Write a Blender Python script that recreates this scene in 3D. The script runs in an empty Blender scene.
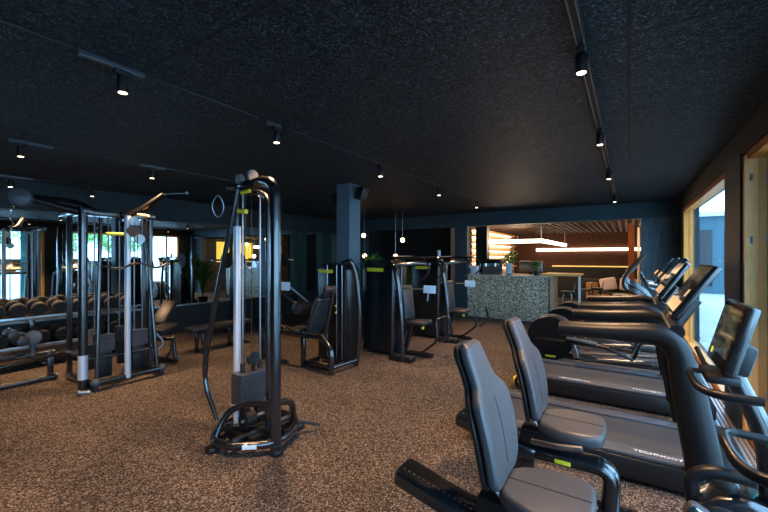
import bpy, bmesh, math, random
from mathutils import Vector, Matrix
random.seed(7)
PI = math.pi
S = bpy.context.scene
COL = S.collection

# ---------------------------------------------------------------- camera, world, exposure
cam_d = bpy.data.cameras.new('camera'); cam = bpy.data.objects.new('camera', cam_d); COL.objects.link(cam)
cam.location = (0, 0, 1.6)
cam.rotation_euler = (math.radians(90.0), 0, math.radians(32.8))
cam_d.sensor_width = 36.0
cam_d.lens = 36.0 * 380.0 / 768.0
cam_d.shift_y = 0.0013
cam_d.clip_start = 0.02; cam_d.clip_end = 400
S.camera = cam

S.view_settings.view_transform = 'Standard'
S.view_settings.look = 'None'
S.view_settings.gamma = 1.0
S.view_settings.use_curve_mapping = False
S.view_settings.exposure = 0.12

WORLD_STRENGTH = 10.5
SPOT_W = 270.0
SPOT_COL = (1.0, 0.60, 0.32)
w = bpy.data.worlds.new('world'); S.world = w; w.use_nodes = True
bgn = w.node_tree.nodes['Background']
bgn.inputs['Color'].default_value = (0.37, 0.63, 1.0, 1)
bgn.inputs['Strength'].default_value = WORLD_STRENGTH

# the room's frame
XW = 0.87      # window wall
XM = -7.95     # mirror wall
YB = 9.88      # back wall
YR = -5.0      # rear wall
ZC = 2.78      # ceiling
ZH = 2.43      # underside of beams

# portals: where daylight enters (sampling only, they give no light of their own)
def portal(y0, y1, z0, z1):
    l = bpy.data.lights.new('window_portal', 'AREA'); l.shape = 'RECTANGLE'
    l.size = z1 - z0; l.size_y = y1 - y0
    l.cycles.is_portal = True
    o = bpy.data.objects.new('window_portal', l); COL.objects.link(o)
    o.location = (XW + 0.2, (y0 + y1) / 2, (z0 + z1) / 2)
    o.rotation_euler = (0, math.radians(90), 0)
portal(5.5, 9.2, 0.05, 2.45)
portal(0.3, 4.55, 0.05, 2.45)
portal(-4.6, -0.2, 0.05, 2.45)

# ---------------------------------------------------------------- materials
def mat(name, color, rough=0.5, metal=0.0, spec=0.5, emis=None, es=0.0, bump=None, coat=0.0):
    m = bpy.data.materials.new(name); m.use_nodes = True
    nt = m.node_tree; b = nt.nodes['Principled BSDF']
    b.inputs['Base Color'].default_value = (*color, 1)
    b.inputs['Roughness'].default_value = rough
    b.inputs['Metallic'].default_value = metal
    b.inputs['Specular IOR Level'].default_value = spec
    if coat: b.inputs['Coat Weight'].default_value = coat
    if emis:
        b.inputs['Emission Color'].default_value = (*emis, 1); b.inputs['Emission Strength'].default_value = es
    if bump:
        sc, st, dist = bump
        n = nt.nodes.new('ShaderNodeTexNoise'); n.inputs['Scale'].default_value = sc; n.inputs['Detail'].default_value = 4
        t = nt.nodes.new('ShaderNodeTexCoord'); nt.links.new(t.outputs['Object'], n.inputs['Vector'])
        bp = nt.nodes.new('ShaderNodeBump'); bp.inputs['Strength'].default_value = st; bp.inputs['Distance'].default_value = dist
        nt.links.new(n.outputs['Fac'], bp.inputs['Height']); nt.links.new(bp.outputs['Normal'], b.inputs['Normal'])
    return m

def ramp_mat(name, scale, stops, rough=0.8, detail=6, bump=0.0, dist=0.01, stretch=(1, 1, 1), kind='noise', spec=0.3, distort=0.0):
    m = bpy.data.materials.new(name); m.use_nodes = True
    nt = m.node_tree; b = nt.nodes['Principled BSDF']
    b.inputs['Roughness'].default_value = rough; b.inputs['Specular IOR Level'].default_value = spec
    t = nt.nodes.new('ShaderNodeTexCoord'); mp = nt.nodes.new('ShaderNodeMapping')
    mp.inputs['Scale'].default_value = stretch
    nt.links.new(t.outputs['Object'], mp.inputs['Vector'])
    if kind == 'noise':
        n = nt.nodes.new('ShaderNodeTexNoise'); n.inputs['Scale'].default_value = scale; n.inputs['Detail'].default_value = detail
        n.inputs['Distortion'].default_value = distort; out = n.outputs['Fac']
    else:
        n = nt.nodes.new('ShaderNodeTexVoronoi'); n.inputs['Scale'].default_value = scale
        sp = nt.nodes.new('ShaderNodeSeparateColor'); nt.links.new(n.outputs['Color'], sp.inputs['Color']); out = sp.outputs['Red']
    nt.links.new(mp.outputs['Vector'], n.inputs['Vector'])
    r = nt.nodes.new('ShaderNodeValToRGB')
    cr = r.color_ramp
    while len(cr.elements) < len(stops): cr.elements.new(0.5)
    for e, (p, c) in zip(cr.elements, stops): e.position = p; e.color = (*c, 1)
    nt.links.new(out, r.inputs['Fac']); nt.links.new(r.outputs['Color'], b.inputs['Base Color'])
    if bump:
        bp = nt.nodes.new('ShaderNodeBump'); bp.inputs['Strength'].default_value = bump; bp.inputs['Distance'].default_value = dist
        nt.links.new(out, bp.inputs['Height']); nt.links.new(bp.outputs['Normal'], b.inputs['Normal'])
    return m

M = {}
M['frame'] = mat('satin_black_frame', (0.006, 0.007, 0.009), 0.24, 0.0, 1.0, coat=0.6)
M['black'] = mat('matte_black_plastic', (0.006, 0.006, 0.007), 0.45)
M['pad_dark'] = mat('dark_upholstery', (0.028, 0.028, 0.030), 0.4, bump=(300, 0.2, 0.002))
M['column'] = mat('blue_grey_paint', (0.085, 0.145, 0.185), 0.5)
M['rod'] = mat('steel_guide_rod', (0.32, 0.33, 0.35), 0.28, 1.0)
M['shroud'] = mat('dark_smoked_shroud', (0.008, 0.009, 0.010), 0.28)
M['tube'] = mat('black_rail_coating', (0.006, 0.0065, 0.0075), 0.38, spec=0.32, bump=(220, 0.15, 0.002))
M['rubber'] = mat('black_rubber', (0.012, 0.012, 0.012), 0.7)
M['chrome'] = mat('chrome', (0.75, 0.77, 0.80), 0.12, 1.0)
M['steel'] = mat('brushed_steel', (0.45, 0.47, 0.50), 0.3, 1.0)
M['plate'] = mat('weight_plate_edge', (0.13, 0.145, 0.17), 0.35, 0.8)
M['trackline'] = mat('track_groove', (0.06, 0.065, 0.07), 0.4, 0.5)
M['pad'] = mat('grey_upholstery', (0.055, 0.054, 0.058), 0.42, bump=(300, 0.25, 0.002))
M['padback'] = mat('black_shell', (0.012, 0.012, 0.013), 0.4)
M['seam'] = mat('dark_stitching', (0.02, 0.02, 0.022), 0.6)
M['lime'] = mat('lime_label', (0.85, 0.72, 0.03), 0.5)
M['white'] = mat('white_print', (0.75, 0.75, 0.75), 0.6)
M['paper'] = mat('white_placard', (0.72, 0.78, 0.84), 0.5)
M['belt'] = ramp_mat('running_belt', 260, [(0.35, (0.024, 0.025, 0.028)), (0.65, (0.055, 0.057, 0.062))], 0.6, bump=0.3, dist=0.003)
M['deck'] = mat('treadmill_side_rail', (0.055, 0.060, 0.068), 0.4)
M['rail_blue'] = mat('grey_rail_top', (0.055, 0.062, 0.075), 0.4, spec=0.4)
M['glass_black'] = mat('black_glass', (0.006, 0.006, 0.007), 0.06)
M['bulb'] = mat('warm_bulb', (1, 0.7, 0.5), 0.4, emis=(1.0, 0.55, 0.28), es=14)
M['lampface'] = mat('lamp_face', (1, 0.9, 0.8), 0.4, emis=(1.0, 0.72, 0.5), es=10)
M['led'] = mat('led_diffuser', (1, 0.95, 0.9), 0.4, emis=(1.0, 0.80, 0.58), es=7)
M['ledw'] = mat('led_cove', (1, 0.9, 0.8), 0.4, emis=(1.0, 0.76, 0.5), es=10)
M['yled'] = mat('amber_led_strip', (1, 0.8, 0.3), 0.4, emis=(1.0, 0.62, 0.18), es=0.8)
M['teal'] = mat('dark_teal_paint', (0.024, 0.055, 0.072), 0.55, bump=(40, 0.1, 0.005))
M['dark_teal'] = mat('deep_teal_paint', (0.012, 0.030, 0.036), 0.6)
M['beam'] = mat('beam_paint', (0.009, 0.023, 0.029), 0.6)
M['header'] = mat('black_brown_header', (0.010, 0.010, 0.010), 0.6)
M['green'] = mat('dark_green_paint', (0.006, 0.045, 0.035), 0.6)
M['fin'] = mat('daylit_teal_paint', (0.04, 0.50, 0.45), 0.6)  # teal lightened to hold the daylight that falls on the fin
M['darkwall'] = mat('charcoal_wall', (0.016, 0.018, 0.019), 0.6, bump=(30, 0.2, 0.01))
M['recess'] = mat('charcoal_curtain', (0.010, 0.013, 0.014), 0.9)
M['mirror'] = mat('mirror_silver', (0.80, 0.86, 0.86), 0.01, 1.0)
M['oak'] = ramp_mat('oak_frame', 6, [(0.3, (0.60, 0.20, 0.035)), (0.7, (0.80, 0.30, 0.06))], 0.4, stretch=(12, 12, 1))
M['palewood'] = ramp_mat('pale_oak', 6, [(0.3, (0.85, 0.42, 0.13)), (0.7, (0.95, 0.54, 0.20))], 0.45, stretch=(12, 12, 1))
M['brownwood'] = ramp_mat('brown_panel', 3, [(0.3, (0.055, 0.020, 0.011)), (0.7, (0.09, 0.034, 0.019))], 0.6, stretch=(10, 10, 1))
M['redwood'] = mat('russet_post', (0.35, 0.10, 0.03), 0.5)
M['concrete'] = ramp_mat('streaked_panel', 5, [(0.3, (0.05, 0.075, 0.09)), (0.7, (0.12, 0.16, 0.18))], 0.6, stretch=(9, 9, 0.6), bump=0.2)
M['terrazzo'] = ramp_mat('speckled_mosaic', 48, [(0.0, (0.09, 0.07, 0.05)), (0.35, (0.33, 0.26, 0.18)), (0.6, (0.62, 0.49, 0.34)), (0.85, (0.98, 0.84, 0.60))], 0.35, kind='v', spec=0.5)
M['counter'] = mat('pale_worktop', (0.62, 0.56, 0.46), 0.35)
M['cream'] = mat('cream_panel', (0.62, 0.50, 0.36), 0.6)
M['slat'] = mat('brown_slat', (0.05, 0.028, 0.018), 0.6)
M['cushion'] = mat('pale_cushion', (0.75, 0.62, 0.60), 0.8, bump=(14, 0.4, 0.02))
M['tan'] = mat('tan_leather', (0.60, 0.28, 0.08), 0.5)
M['sofa'] = mat('black_sofa_fabric', (0.02, 0.02, 0.022), 0.8)
M['leaf'] = mat('leaf_green', (0.10, 0.26, 0.03), 0.55)
M['leaf2'] = mat('tree_leaf', (0.16, 0.36, 0.08), 0.6)
M['bark'] = mat('bark', (0.09, 0.06, 0.04), 0.9)
M['pot'] = mat('black_pot', (0.015, 0.015, 0.016), 0.5)
M['paving'] = ramp_mat('pale_paving', 3, [(0.3, (0.40, 0.38, 0.36)), (0.7, (0.52, 0.50, 0.48))], 0.8)
M['facade'] = mat('blue_grey_facade', (0.04, 0.11, 0.14), 0.5)
M['pale_facade'] = mat('pale_facade', (0.62, 0.66, 0.70), 0.7)
M['light_box'] = mat('yellow_lit_panel', (0.8, 0.6, 0.1), 0.5, emis=(0.85, 0.58, 0.08), es=1.0)
M['grille'] = mat('metal_grille', (0.42, 0.43, 0.45), 0.4, 0.4)
M['silver'] = mat('silver_paint', (0.62, 0.65, 0.70), 0.35, 0.35)
M['curtain'] = mat('grey_curtain', (0.55, 0.56, 0.60), 0.8)
M['carpet'] = None
def carpet():
    m = bpy.data.materials.new('speckled_carpet'); m.use_nodes = True
    nt = m.node_tree; b = nt.nodes['Principled BSDF']; b.inputs['Roughness'].default_value = 0.95; b.inputs['Specular IOR Level'].default_value = 0.15
    t = nt.nodes.new('ShaderNodeTexCoord')
    n = nt.nodes.new('ShaderNodeTexVoronoi'); n.inputs['Scale'].default_value = 112; nt.links.new(t.outputs['Object'], n.inputs['Vector'])
    sp = nt.nodes.new('ShaderNodeSeparateColor'); nt.links.new(n.outputs['Color'], sp.inputs['Color'])
    r = nt.nodes.new('ShaderNodeValToRGB'); cr = r.color_ramp
    st = [(0.0, (0.010, 0.008, 0.007)), (0.35, (0.043, 0.033, 0.027)), (0.68, (0.092, 0.070, 0.058)), (0.93, (0.22, 0.18, 0.15))]
    while len(cr.elements) < 4: cr.elements.new(0.5)
    for e, (p, c) in zip(cr.elements, st): e.position = p; e.color = (*c, 1)
    nt.links.new(sp.outputs['Green'], r.inputs['Fac'])
    n2 = nt.nodes.new('ShaderNodeTexNoise'); n2.inputs['Scale'].default_value = 1.3; n2.inputs['Detail'].default_value = 5
    nt.links.new(t.outputs['Object'], n2.inputs['Vector'])
    mr = nt.nodes.new('ShaderNodeMapRange'); mr.inputs['From Min'].default_value = 0.3; mr.inputs['From Max'].default_value = 0.7
    mr.inputs['To Min'].default_value = 0.8; mr.inputs['To Max'].default_value = 1.15
    nt.links.new(n2.outputs['Fac'], mr.inputs['Value'])
    mx = nt.nodes.new('ShaderNodeVectorMath'); mx.operation = 'SCALE'
    nt.links.new(r.outputs['Color'], mx.inputs[0]); nt.links.new(mr.outputs['Result'], mx.inputs['Scale'])
    nt.links.new(mx.outputs['Vector'], b.inputs['Base Color'])
    bp = nt.nodes.new('ShaderNodeBump'); bp.inputs['Strength'].default_value = 0.5; bp.inputs['Distance'].default_value = 0.006
    nt.links.new(n.outputs['Distance'], bp.inputs['Height']); nt.links.new(bp.outputs['Normal'], b.inputs['Normal'])
    return m
M['carpet'] = carpet()
def fibre_ceiling():
    m = bpy.data.materials.new('wood_wool_panels'); m.use_nodes = True
    nt = m.node_tree; b = nt.nodes['Principled BSDF']; b.inputs['Roughness'].default_value = 0.5; b.inputs['Specular IOR Level'].default_value = 0.25
    t = nt.nodes.new('ShaderNodeTexCoord')
    n = nt.nodes.new('ShaderNodeTexNoise'); n.inputs['Scale'].default_value = 23; n.inputs['Detail'].default_value = 5
    n.inputs['Distortion'].default_value = 3.0; n.inputs['Roughness'].default_value = 0.65
    nt.links.new(t.outputs['Object'], n.inputs['Vector'])
    br = nt.nodes.new('ShaderNodeTexBrick'); br.inputs['Scale'].default_value = 1.0
    br.offset = 0.0
    br.inputs['Brick Width'].default_value = 2.4; br.inputs['Row Height'].default_value = 1.2; br.inputs['Mortar Size'].default_value = 0.010
    nt.links.new(t.outputs['Object'], br.inputs['Vector'])
    r = nt.nodes.new('ShaderNodeValToRGB'); cr = r.color_ramp
    cr.elements[0].position = 0.50; cr.elements[0].color = (0.002, 0.003, 0.004, 1)
    cr.elements[1].position = 0.66; cr.elements[1].color = (0.105, 0.160, 0.205, 1)  # pale fibres: own tone plus grazing window highlights put into the colour
    nt.links.new(n.outputs['Fac'], r.inputs['Fac'])
    mx = nt.nodes.new('ShaderNodeMix'); mx.data_type = 'RGBA'
    nt.links.new(br.outputs['Fac'], mx.inputs['Factor']); nt.links.new(r.outputs['Color'], mx.inputs['A'])
    mx.inputs['B'].default_value = (0.004, 0.004, 0.005, 1)
    nt.links.new(mx.outputs['Result'], b.inputs['Base Color'])
    bp = nt.nodes.new('ShaderNodeBump'); bp.inputs['Strength'].default_value = 1.0; bp.inputs['Distance'].default_value = 0.09
    nt.links.new(n.outputs['Fac'], bp.inputs['Height']); nt.links.new(bp.outputs['Normal'], b.inputs['Normal'])
    return m
M['ceiling'] = fibre_ceiling()
def window_glass():
    m = bpy.data.materials.new('window_glass'); m.use_nodes = True
    nt = m.node_tree; nt.nodes.clear()
    o = nt.nodes.new('ShaderNodeOutputMaterial'); mx = nt.nodes.new('ShaderNodeMixShader')
    tr = nt.nodes.new('ShaderNodeBsdfTransparent'); tr.inputs['Color'].default_value = (0.88, 0.95, 0.95, 1)
    gl = nt.nodes.new('ShaderNodeBsdfGlossy'); gl.inputs['Roughness'].default_value = 0.0
    fr = nt.nodes.new('ShaderNodeLayerWeight'); fr.inputs['Blend'].default_value = 0.5
    pw = nt.nodes.new('ShaderNodeMath'); pw.operation = 'POWER'; pw.inputs[1].default_value = 4.0
    ml = nt.nodes.new('ShaderNodeMath'); ml.operation = 'MULTIPLY_ADD'; ml.inputs[1].default_value = 0.45; ml.inputs[2].default_value = 0.03
    nt.links.new(fr.outputs['Facing'], pw.inputs[0]); nt.links.new(pw.outputs[0], ml.inputs[0])
    nt.links.new(ml.outputs[0], mx.inputs['Fac']); nt.links.new(tr.outputs['BSDF'], mx.inputs[1]); nt.links.new(gl.outputs['BSDF'], mx.inputs[2])
    nt.links.new(mx.outputs['Shader'], o.inputs['Surface'])
    return m
M['glass'] = window_glass()
def screen_mat(name, stops, strength, scale=9):
    m = bpy.data.materials.new(name); m.use_nodes = True
    nt = m.node_tree; b = nt.nodes['Principled BSDF']; b.inputs['Roughness'].default_value = 0.08
    b.inputs['Base Color'].default_value = (0.006, 0.006, 0.007, 1)
    t = nt.nodes.new('ShaderNodeTexCoord'); n = nt.nodes.new('ShaderNodeTexNoise'); n.inputs['Scale'].default_value = scale; n.inputs['Detail'].default_value = 5
    mp = nt.nodes.new('ShaderNodeMapping'); mp.inputs['Scale'].default_value = (1, 1, 2.5)
    nt.links.new(t.outputs['Object'], mp.inputs['Vector']); nt.links.new(mp.outputs['Vector'], n.inputs['Vector'])
    r = nt.nodes.new('ShaderNodeValToRGB'); cr = r.color_ramp
    while len(cr.elements) < len(stops): cr.elements.new(0.5)
    for e, (p, c) in zip(cr.elements, stops): e.position = p; e.color = (*c, 1)
    nt.links.new(n.outputs['Fac'], r.inputs['Fac']); nt.links.new(r.outputs['Color'], b.inputs['Emission Color'])
    b.inputs['Emission Strength'].default_value = strength
    return m
M['screen_pic'] = screen_mat('screen_landscape', [(0.35, (0.01, 0.015, 0.01)), (0.5, (0.05, 0.06, 0.035)), (0.6, (0.10, 0.07, 0.045)), (0.75, (0.16, 0.20, 0.15))], 0.7)
M['screen_tan'] = mat('screen_tan_tile', (0.3, 0.2, 0.1), 0.3, emis=(0.62, 0.36, 0.16), es=0.75)
M['screen_lime'] = mat('screen_lime_dot', (0.5, 0.5, 0.02), 0.3, emis=(0.6, 0.6, 0.03), es=0.8)

# ---------------------------------------------------------------- mesh helpers
def rotm(rx=0, ry=0, rz=0):
    return Matrix.Rotation(rz, 4, 'Z') @ Matrix.Rotation(ry, 4, 'Y') @ Matrix.Rotation(rx, 4, 'X')

class MB:
    def __init__(s): s.bm = bmesh.new()
    def _bev(s, vs, bevel, seg):
        es = set()
        for v in vs:
            for e in v.link_edges: es.add(e)
        es = [e for e in es if len(e.link_faces) == 2 and e.calc_face_angle(0) > 0.5]
        bmesh.ops.bevel(s.bm, geom=es, offset=bevel, segments=seg, profile=0.5, affect='EDGES')
    def box(s, c, d, bevel=0.0, rot=None, seg=2):
        m = Matrix.Translation(c) @ (rot or Matrix.Identity(4)) @ Matrix.Diagonal((d[0], d[1], d[2], 1))
        r = bmesh.ops.create_cube(s.bm, size=1, matrix=m)
        if bevel: s._bev(r['verts'], min(bevel, 0.49 * min(d)), seg)
        return s
    def bb(s, x0, x1, y0, y1, z0, z1, bevel=0.0, seg=2):
        return s.box(((x0 + x1) / 2, (y0 + y1) / 2, (z0 + z1) / 2), (abs(x1 - x0), abs(y1 - y0), abs(z1 - z0)), bevel, None, seg)
    def cyl(s, p0, p1, r, n=20, r2=None, bevel=0.0):
        p0 = Vector(p0); p1 = Vector(p1); d = p1 - p0
        q = d.to_track_quat('Z', 'Y').to_matrix().to_4x4()
        m = Matrix.Translation((p0 + p1) / 2) @ q
        rr = bmesh.ops.create_cone(s.bm, cap_ends=True, segments=n, radius1=r, radius2=r if r2 is None else r2, depth=d.length, matrix=m)
        if bevel: s._bev(rr['verts'], bevel, 2)
        return s
    def sph(s, c, r, sc=(1, 1, 1), n=16, rot=None):
        m = Matrix.Translation(c) @ (rot or Matrix.Identity(4)) @ Matrix.Diagonal((sc[0], sc[1], sc[2], 1))
        bmesh.ops.create_uvsphere(s.bm, u_segments=n, v_segments=n // 2 + 2, radius=r, matrix=m)
        return s
    def prism(s, pts, axis, lo, hi, bevel=0.0, seg=2):
        # pts 2D in the plane normal to axis: 'y' -> (x,z), 'x' -> (y,z), 'z' -> (x,y)
        def P(a, b, t):
            return {'y': (a, t, b), 'x': (t, a, b), 'z': (a, b, t)}[axis]
        v0 = [s.bm.verts.new(P(a, b, lo)) for a, b in pts]; v1 = [s.bm.verts.new(P(a, b, hi)) for a, b in pts]
        n = len(pts)
        fs = [s.bm.faces.new(v0), s.bm.faces.new(v1[::-1])]
        for i in range(n):
            j = (i + 1) % n
            fs.append(s.bm.faces.new((v0[j], v0[i], v1[i], v1[j])))
        bmesh.ops.recalc_face_normals(s.bm, faces=fs)
        if bevel: s._bev(v0 + v1, bevel, seg)
        return s
    def tube(s, pts, r, fillet=0.05, n=12, closed=False, side=None, rb=None, caps=True):
        # r: radius or list per input point; rb: second half width (along 'side'); fillet rounds each corner
        P = [Vector(p) for p in pts]; N = len(P)
        R = r if isinstance(r, (list, tuple)) else [r] * N
        path = []; rad = []
        for i in range(N):
            if (i == 0 or i == N - 1) and not closed:
                path.append(P[i]); rad.append(R[i]); continue
            a = P[(i - 1) % N]; b = P[i]; c = P[(i + 1) % N]
            la = (a - b).length; lc = (c - b).length
            f = min(fillet, la * 0.48, lc * 0.48)
            ang = (a - b).angle(c - b, PI)
            if f < 1e-4 or ang > PI - 0.03:
                path.append(b); rad.append(R[i]); continue
            p0 = b + (a - b).normalized() * f; p1 = b + (c - b).normalized() * f
            k = 6 if ang < 2.3 else 4
            for q in range(k + 1):
                t = q / k
                path.append((1 - t) ** 2 * p0 + 2 * t * (1 - t) * b + t * t * p1)
                f0 = f / la if la else 0
                rad.append(R[i])
        L = len(path); rings = []
        prevn = None
        for i in range(L):
            if closed: tg = path[(i + 1) % L] - path[(i - 1) % L]
            else: tg = path[min(i + 1, L - 1)] - path[max(i - 1, 0)]
            tg.normalize()
            if side is not None:
                sv = Vector(side); sv = (sv - tg * sv.dot(tg)).normalized()
            elif prevn is None:
                u = Vector((0, 0, 1)) if abs(tg.z) < 0.9 else Vector((1, 0, 0))
                sv = tg.cross(u).normalized()
            else:
                sv = (prevn - tg * prevn.dot(tg)).normalized()
            prevn = sv
            up = tg.cross(sv).normalized()
            b2 = rad[i] if rb is None else rb
            rings.append([s.bm.verts.new(path[i] + sv * (math.cos(2 * PI * k / n) * b2) + up * (math.sin(2 * PI * k / n) * rad[i])) for k in range(n)])
        fs = []
        for i in range(L if closed else L - 1):
            A = rings[i]; B = rings[(i + 1) % L]
            for k in range(n):
                fs.append(s.bm.faces.new((A[k], A[(k + 1) % n], B[(k + 1) % n], B[k])))
        if not closed and caps:
            fs.append(s.bm.faces.new(rings[0][::-1])); fs.append(s.bm.faces.new(rings[-1]))
        bmesh.ops.recalc_face_normals(s.bm, faces=fs)
        return s
    def grid(s, f, nu, nv, closed_u=False):
        V = [[s.bm.verts.new(f(i / nu, j / nv)) for j in range(nv + 1)] for i in range(nu + (0 if closed_u else 1))]
        for i in range(nu):
            for j in range(nv):
                a = V[i]; b = V[(i + 1) % len(V)]
                s.bm.faces.new((a[j], b[j], b[j + 1], a[j + 1]))
        return s
    def lathe(s, prof, c=(0, 0, 0), n=20, axis='z'):
        rings = []
        for (r, h) in prof:
            ring = []
            for k in range(n):
                a = 2 * PI * k / n; x = r * math.cos(a); y = r * math.sin(a)
                p = {'z': (x, y, h), 'x': (h, x, y), 'y': (x, h, y)}[axis]
                ring.append(s.bm.verts.new((c[0] + p[0], c[1] + p[1], c[2] + p[2])))
            rings.append(ring)
        fs = []
        for A, B in zip(rings, rings[1:]):
            for k in range(n): fs.append(s.bm.faces.new((A[k], A[(k + 1) % n], B[(k + 1) % n], B[k])))
        fs.append(s.bm.faces.new(rings[0][::-1])); fs.append(s.bm.faces.new(rings[-1]))
        bmesh.ops.recalc_face_normals(s.bm, faces=fs)
        return s
    def build(s, name, m, parent=None, smooth=True):
        me = bpy.data.meshes.new(name)
        if smooth:
            for f in s.bm.faces: f.smooth = True
            for e in s.bm.edges:
                if len(e.link_faces) == 2 and e.calc_face_angle(0) > 0.6: e.smooth = False
        s.bm.to_mesh(me); s.bm.free()
        me.materials.append(M[m] if isinstance(m, str) else m)
        o = bpy.data.objects.new(name, me); COL.objects.link(o)
        if parent: o.parent = parent
        return o

def tag(o, label, cat, group=None, kind=None):
    o['label'] = label; o['category'] = cat
    if group: o['group'] = group
    if kind: o['kind'] = kind
    return o
def thing(name, label, cat, loc=(0, 0, 0), rz=0.0, group=None):
    o = bpy.data.objects.new(name, None); COL.objects.link(o); o.empty_display_size = 0.1
    o.location = loc; o.rotation_euler = (0, 0, rz)
    return tag(o, label, cat, group)
def struct(name, mb, m, parent=None, smooth=False):
    o = mb.build(name, m, parent, smooth)
    if not parent: o['kind'] = 'structure'
    return o
KIDS = {}
def copy_tree(o, parent=None):
    c = o.copy(); COL.objects.link(c)
    if parent: c.parent = parent
    for ch in [q for q in list(bpy.data.objects) if q.parent == o]: copy_tree(ch, c)
    return c
def dup(o, loc, rz, label, group=None):
    c = copy_tree(o); c.location = loc; c.rotation_euler = (0, 0, rz); c['label'] = label
    if group: c['group'] = group
    return c
def text_part(name, body, size, loc, rot, m, parent, extrude=0.0008):
    cu = bpy.data.curves.new(name, 'FONT'); cu.body = body; cu.size = size; cu.extrude = extrude; cu.align_x = 'CENTER'
    t = bpy.data.objects.new(name, cu); COL.objects.link(t)
    bpy.context.view_layer.update()
    me = bpy.data.meshes.new_from_object(t)
    bpy.data.objects.remove(t)
    me.materials.clear(); me.materials.append(M[m])
    o = bpy.data.objects.new(name, me); COL.objects.link(o)
    o.location = loc; o.rotation_euler = rot; o.parent = parent
    return o

# ================================================================= THE SETTING
struct('floor', MB().bb(-9, XW + 0.25, YR - 0.2, 18, -0.2, 0), 'carpet')
struct('ceiling', MB().bb(XM - 0.2, XW + 0.25, YR - 0.2, YB + 0.25, ZC, ZC + 0.2), 'ceiling')
struct('wall_left', MB().bb(XM - 0.25, XM, YR - 0.2, YB + 1.2, 0, ZC), 'darkwall')
struct('wall_rear', MB().bb(XM, XW, YR - 0.2, YR, 0, ZC), 'darkwall')
# beams painted teal under the ceiling
struct('trim_1', MB().bb(XM, XM + 0.12, YR, YB, 2.33, ZC), 'beam')
# back wall with its two openings
bw = MB(); bw.bb(XM, XW + 0.25, YB, YB + 0.22, ZH, ZC); bw.bb(XM, -7.1, YB, YB + 0.22, 0, ZH); bw.bb(-4.04, -3.69, YB, YB + 0.22, 0, ZH)
struct('wall_back', bw, 'teal')
struct('wall_back_panel', MB().bb(0.22, XW + 0.25, YB, YB + 0.22, 0, ZH), 'concrete')
rc = MB(); rc.bb(-7.1, -4.04, YB + 1.0, YB + 1.1, 0, ZH); rc.bb(-7.2, -7.1, YB + 0.22, YB + 1.1, 0, ZH); rc.bb(-4.04, -3.94, YB + 0.22, YB + 1.1, 0, ZH)
rc.bb(-7.2, -3.94, YB + 0.22, YB + 1.1, ZH, ZH + 0.05)
struct('wall_recess', rc, 'recess')
# right wall: header, posts, sill strip
struct('trim_10', MB().bb(XW - 0.005, XW + 0.25, YR, YB, 2.53, ZC), 'header')
rw = MB(); rw.bb(XW, XW + 0.25, 9.25, YB, 0, 2.53); rw.bb(XW - 0.03, XW + 0.25, 4.62, 5.27, 0, 2.53)
rw.bb(XW, XW + 0.25, -0.2, 0.3, 0, 2.53); rw.bb(XW, XW + 0.25, YR - 0.2, -4.6, 0, 2.53)
struct('wall_right', rw, 'dark_teal')
struct('trim_2', MB().bb(XW + 0.26, XW + 0.95, 4.68, 5.2, 0, 3.2).bb(1.16, 1.22, 4.10, 4.64, 0, 3.2), 'fin')      # teal fin outside between the windows, daylight on it put into the colour
gr = MB()
for i in range(9): gr.bb(XW - 0.30 + i * 0.034, XW - 0.284 + i * 0.034, 0.4, 9.2, 0.0, 0.012)
for i in range(200): gr.bb(XW - 0.30, XW - 0.012, 0.42 + i * 0.044, 0.43 + i * 0.044, 0.0, 0.008)
struct('trim_3', gr, 'grille')

def window(n, y0, y1, mull, jamb='oak'):
    z0, z1 = 0.03, 2.53; x = XW + 0.06
    fr = MB(); wd = 0.07
    fr.bb(x - 0.05, x + 0.07, y0, y1, z1 - wd, z1); fr.bb(x - 0.05, x + 0.07, y0, y1, 0, z0 + 0.06)
    fr.bb(x - 0.05, x + 0.05, y0, y0 + wd, 0, z1); fr.bb(x - 0.05, x + 0.07, y1 - wd, y1, 0, z1)
    for m in mull: fr.bb(x - 0.02, x + 0.03, m - 0.035, m + 0.035, 0, z1)
    o = struct('window_%d' % n, fr, jamb)
    gl = MB().bb(x + 0.015, x + 0.021, y0 + wd, y1 - wd, z0 + 0.06, z1 - wd).build('glass_pane', 'glass', o, False)
    return o
w1 = window(1, 5.27, 9.25, [8.72])
w2 = window(2, 0.3, 4.62, [2.4])
w3 = window(3, -4.6, -0.2, [-2.4])
# pale reveal of the second window with its hinges
o = MB().bb(XW - 0.012, XW + 0.075, 4.54, 4.615, 0.03, 2.50).build('casement_frame', 'palewood', w2, False)
h = MB()
for z in (0.4, 1.75, 2.3): h.cyl((XW + 0.03, 4.538, z - 0.03), (XW + 0.03, 4.538, z + 0.03), 0.010, 10)
h.build('hinge', 'steel', w2)
cu = MB()
cu.grid(lambda u, v: (XW + 0.17 + 0.02 * math.sin(u * 22), 4.15 + u * 0.40, 0.05 + v * 2.4), 40, 1)
tag(cu.build('sheer_curtain', 'curtain'), 'pale grey curtain hanging at the edge of the nearest window', 'curtain')

# mirror on the left wall, panes with thin joints
mr = MB()
for i in range(6):
    y0 = -0.9 + i * 1.75; mr.bb(XM, XM + 0.012, y0 + 0.002, y0 + 1.746, 0.60, 2.33)
struct('wall_left_mirror', mr, 'mirror')
struct('trim_4', MB().bb(XM, XM + 0.03, -0.9, 9.6, 0.57, 0.60), 'steel')
for y in (7.62, 8.70):
    struct('trim_%d' % (5 if y < 8 else 6), MB().bb(XM, XM + 0.16, y, y + 0.36, 0, 2.33), 'green')

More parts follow.
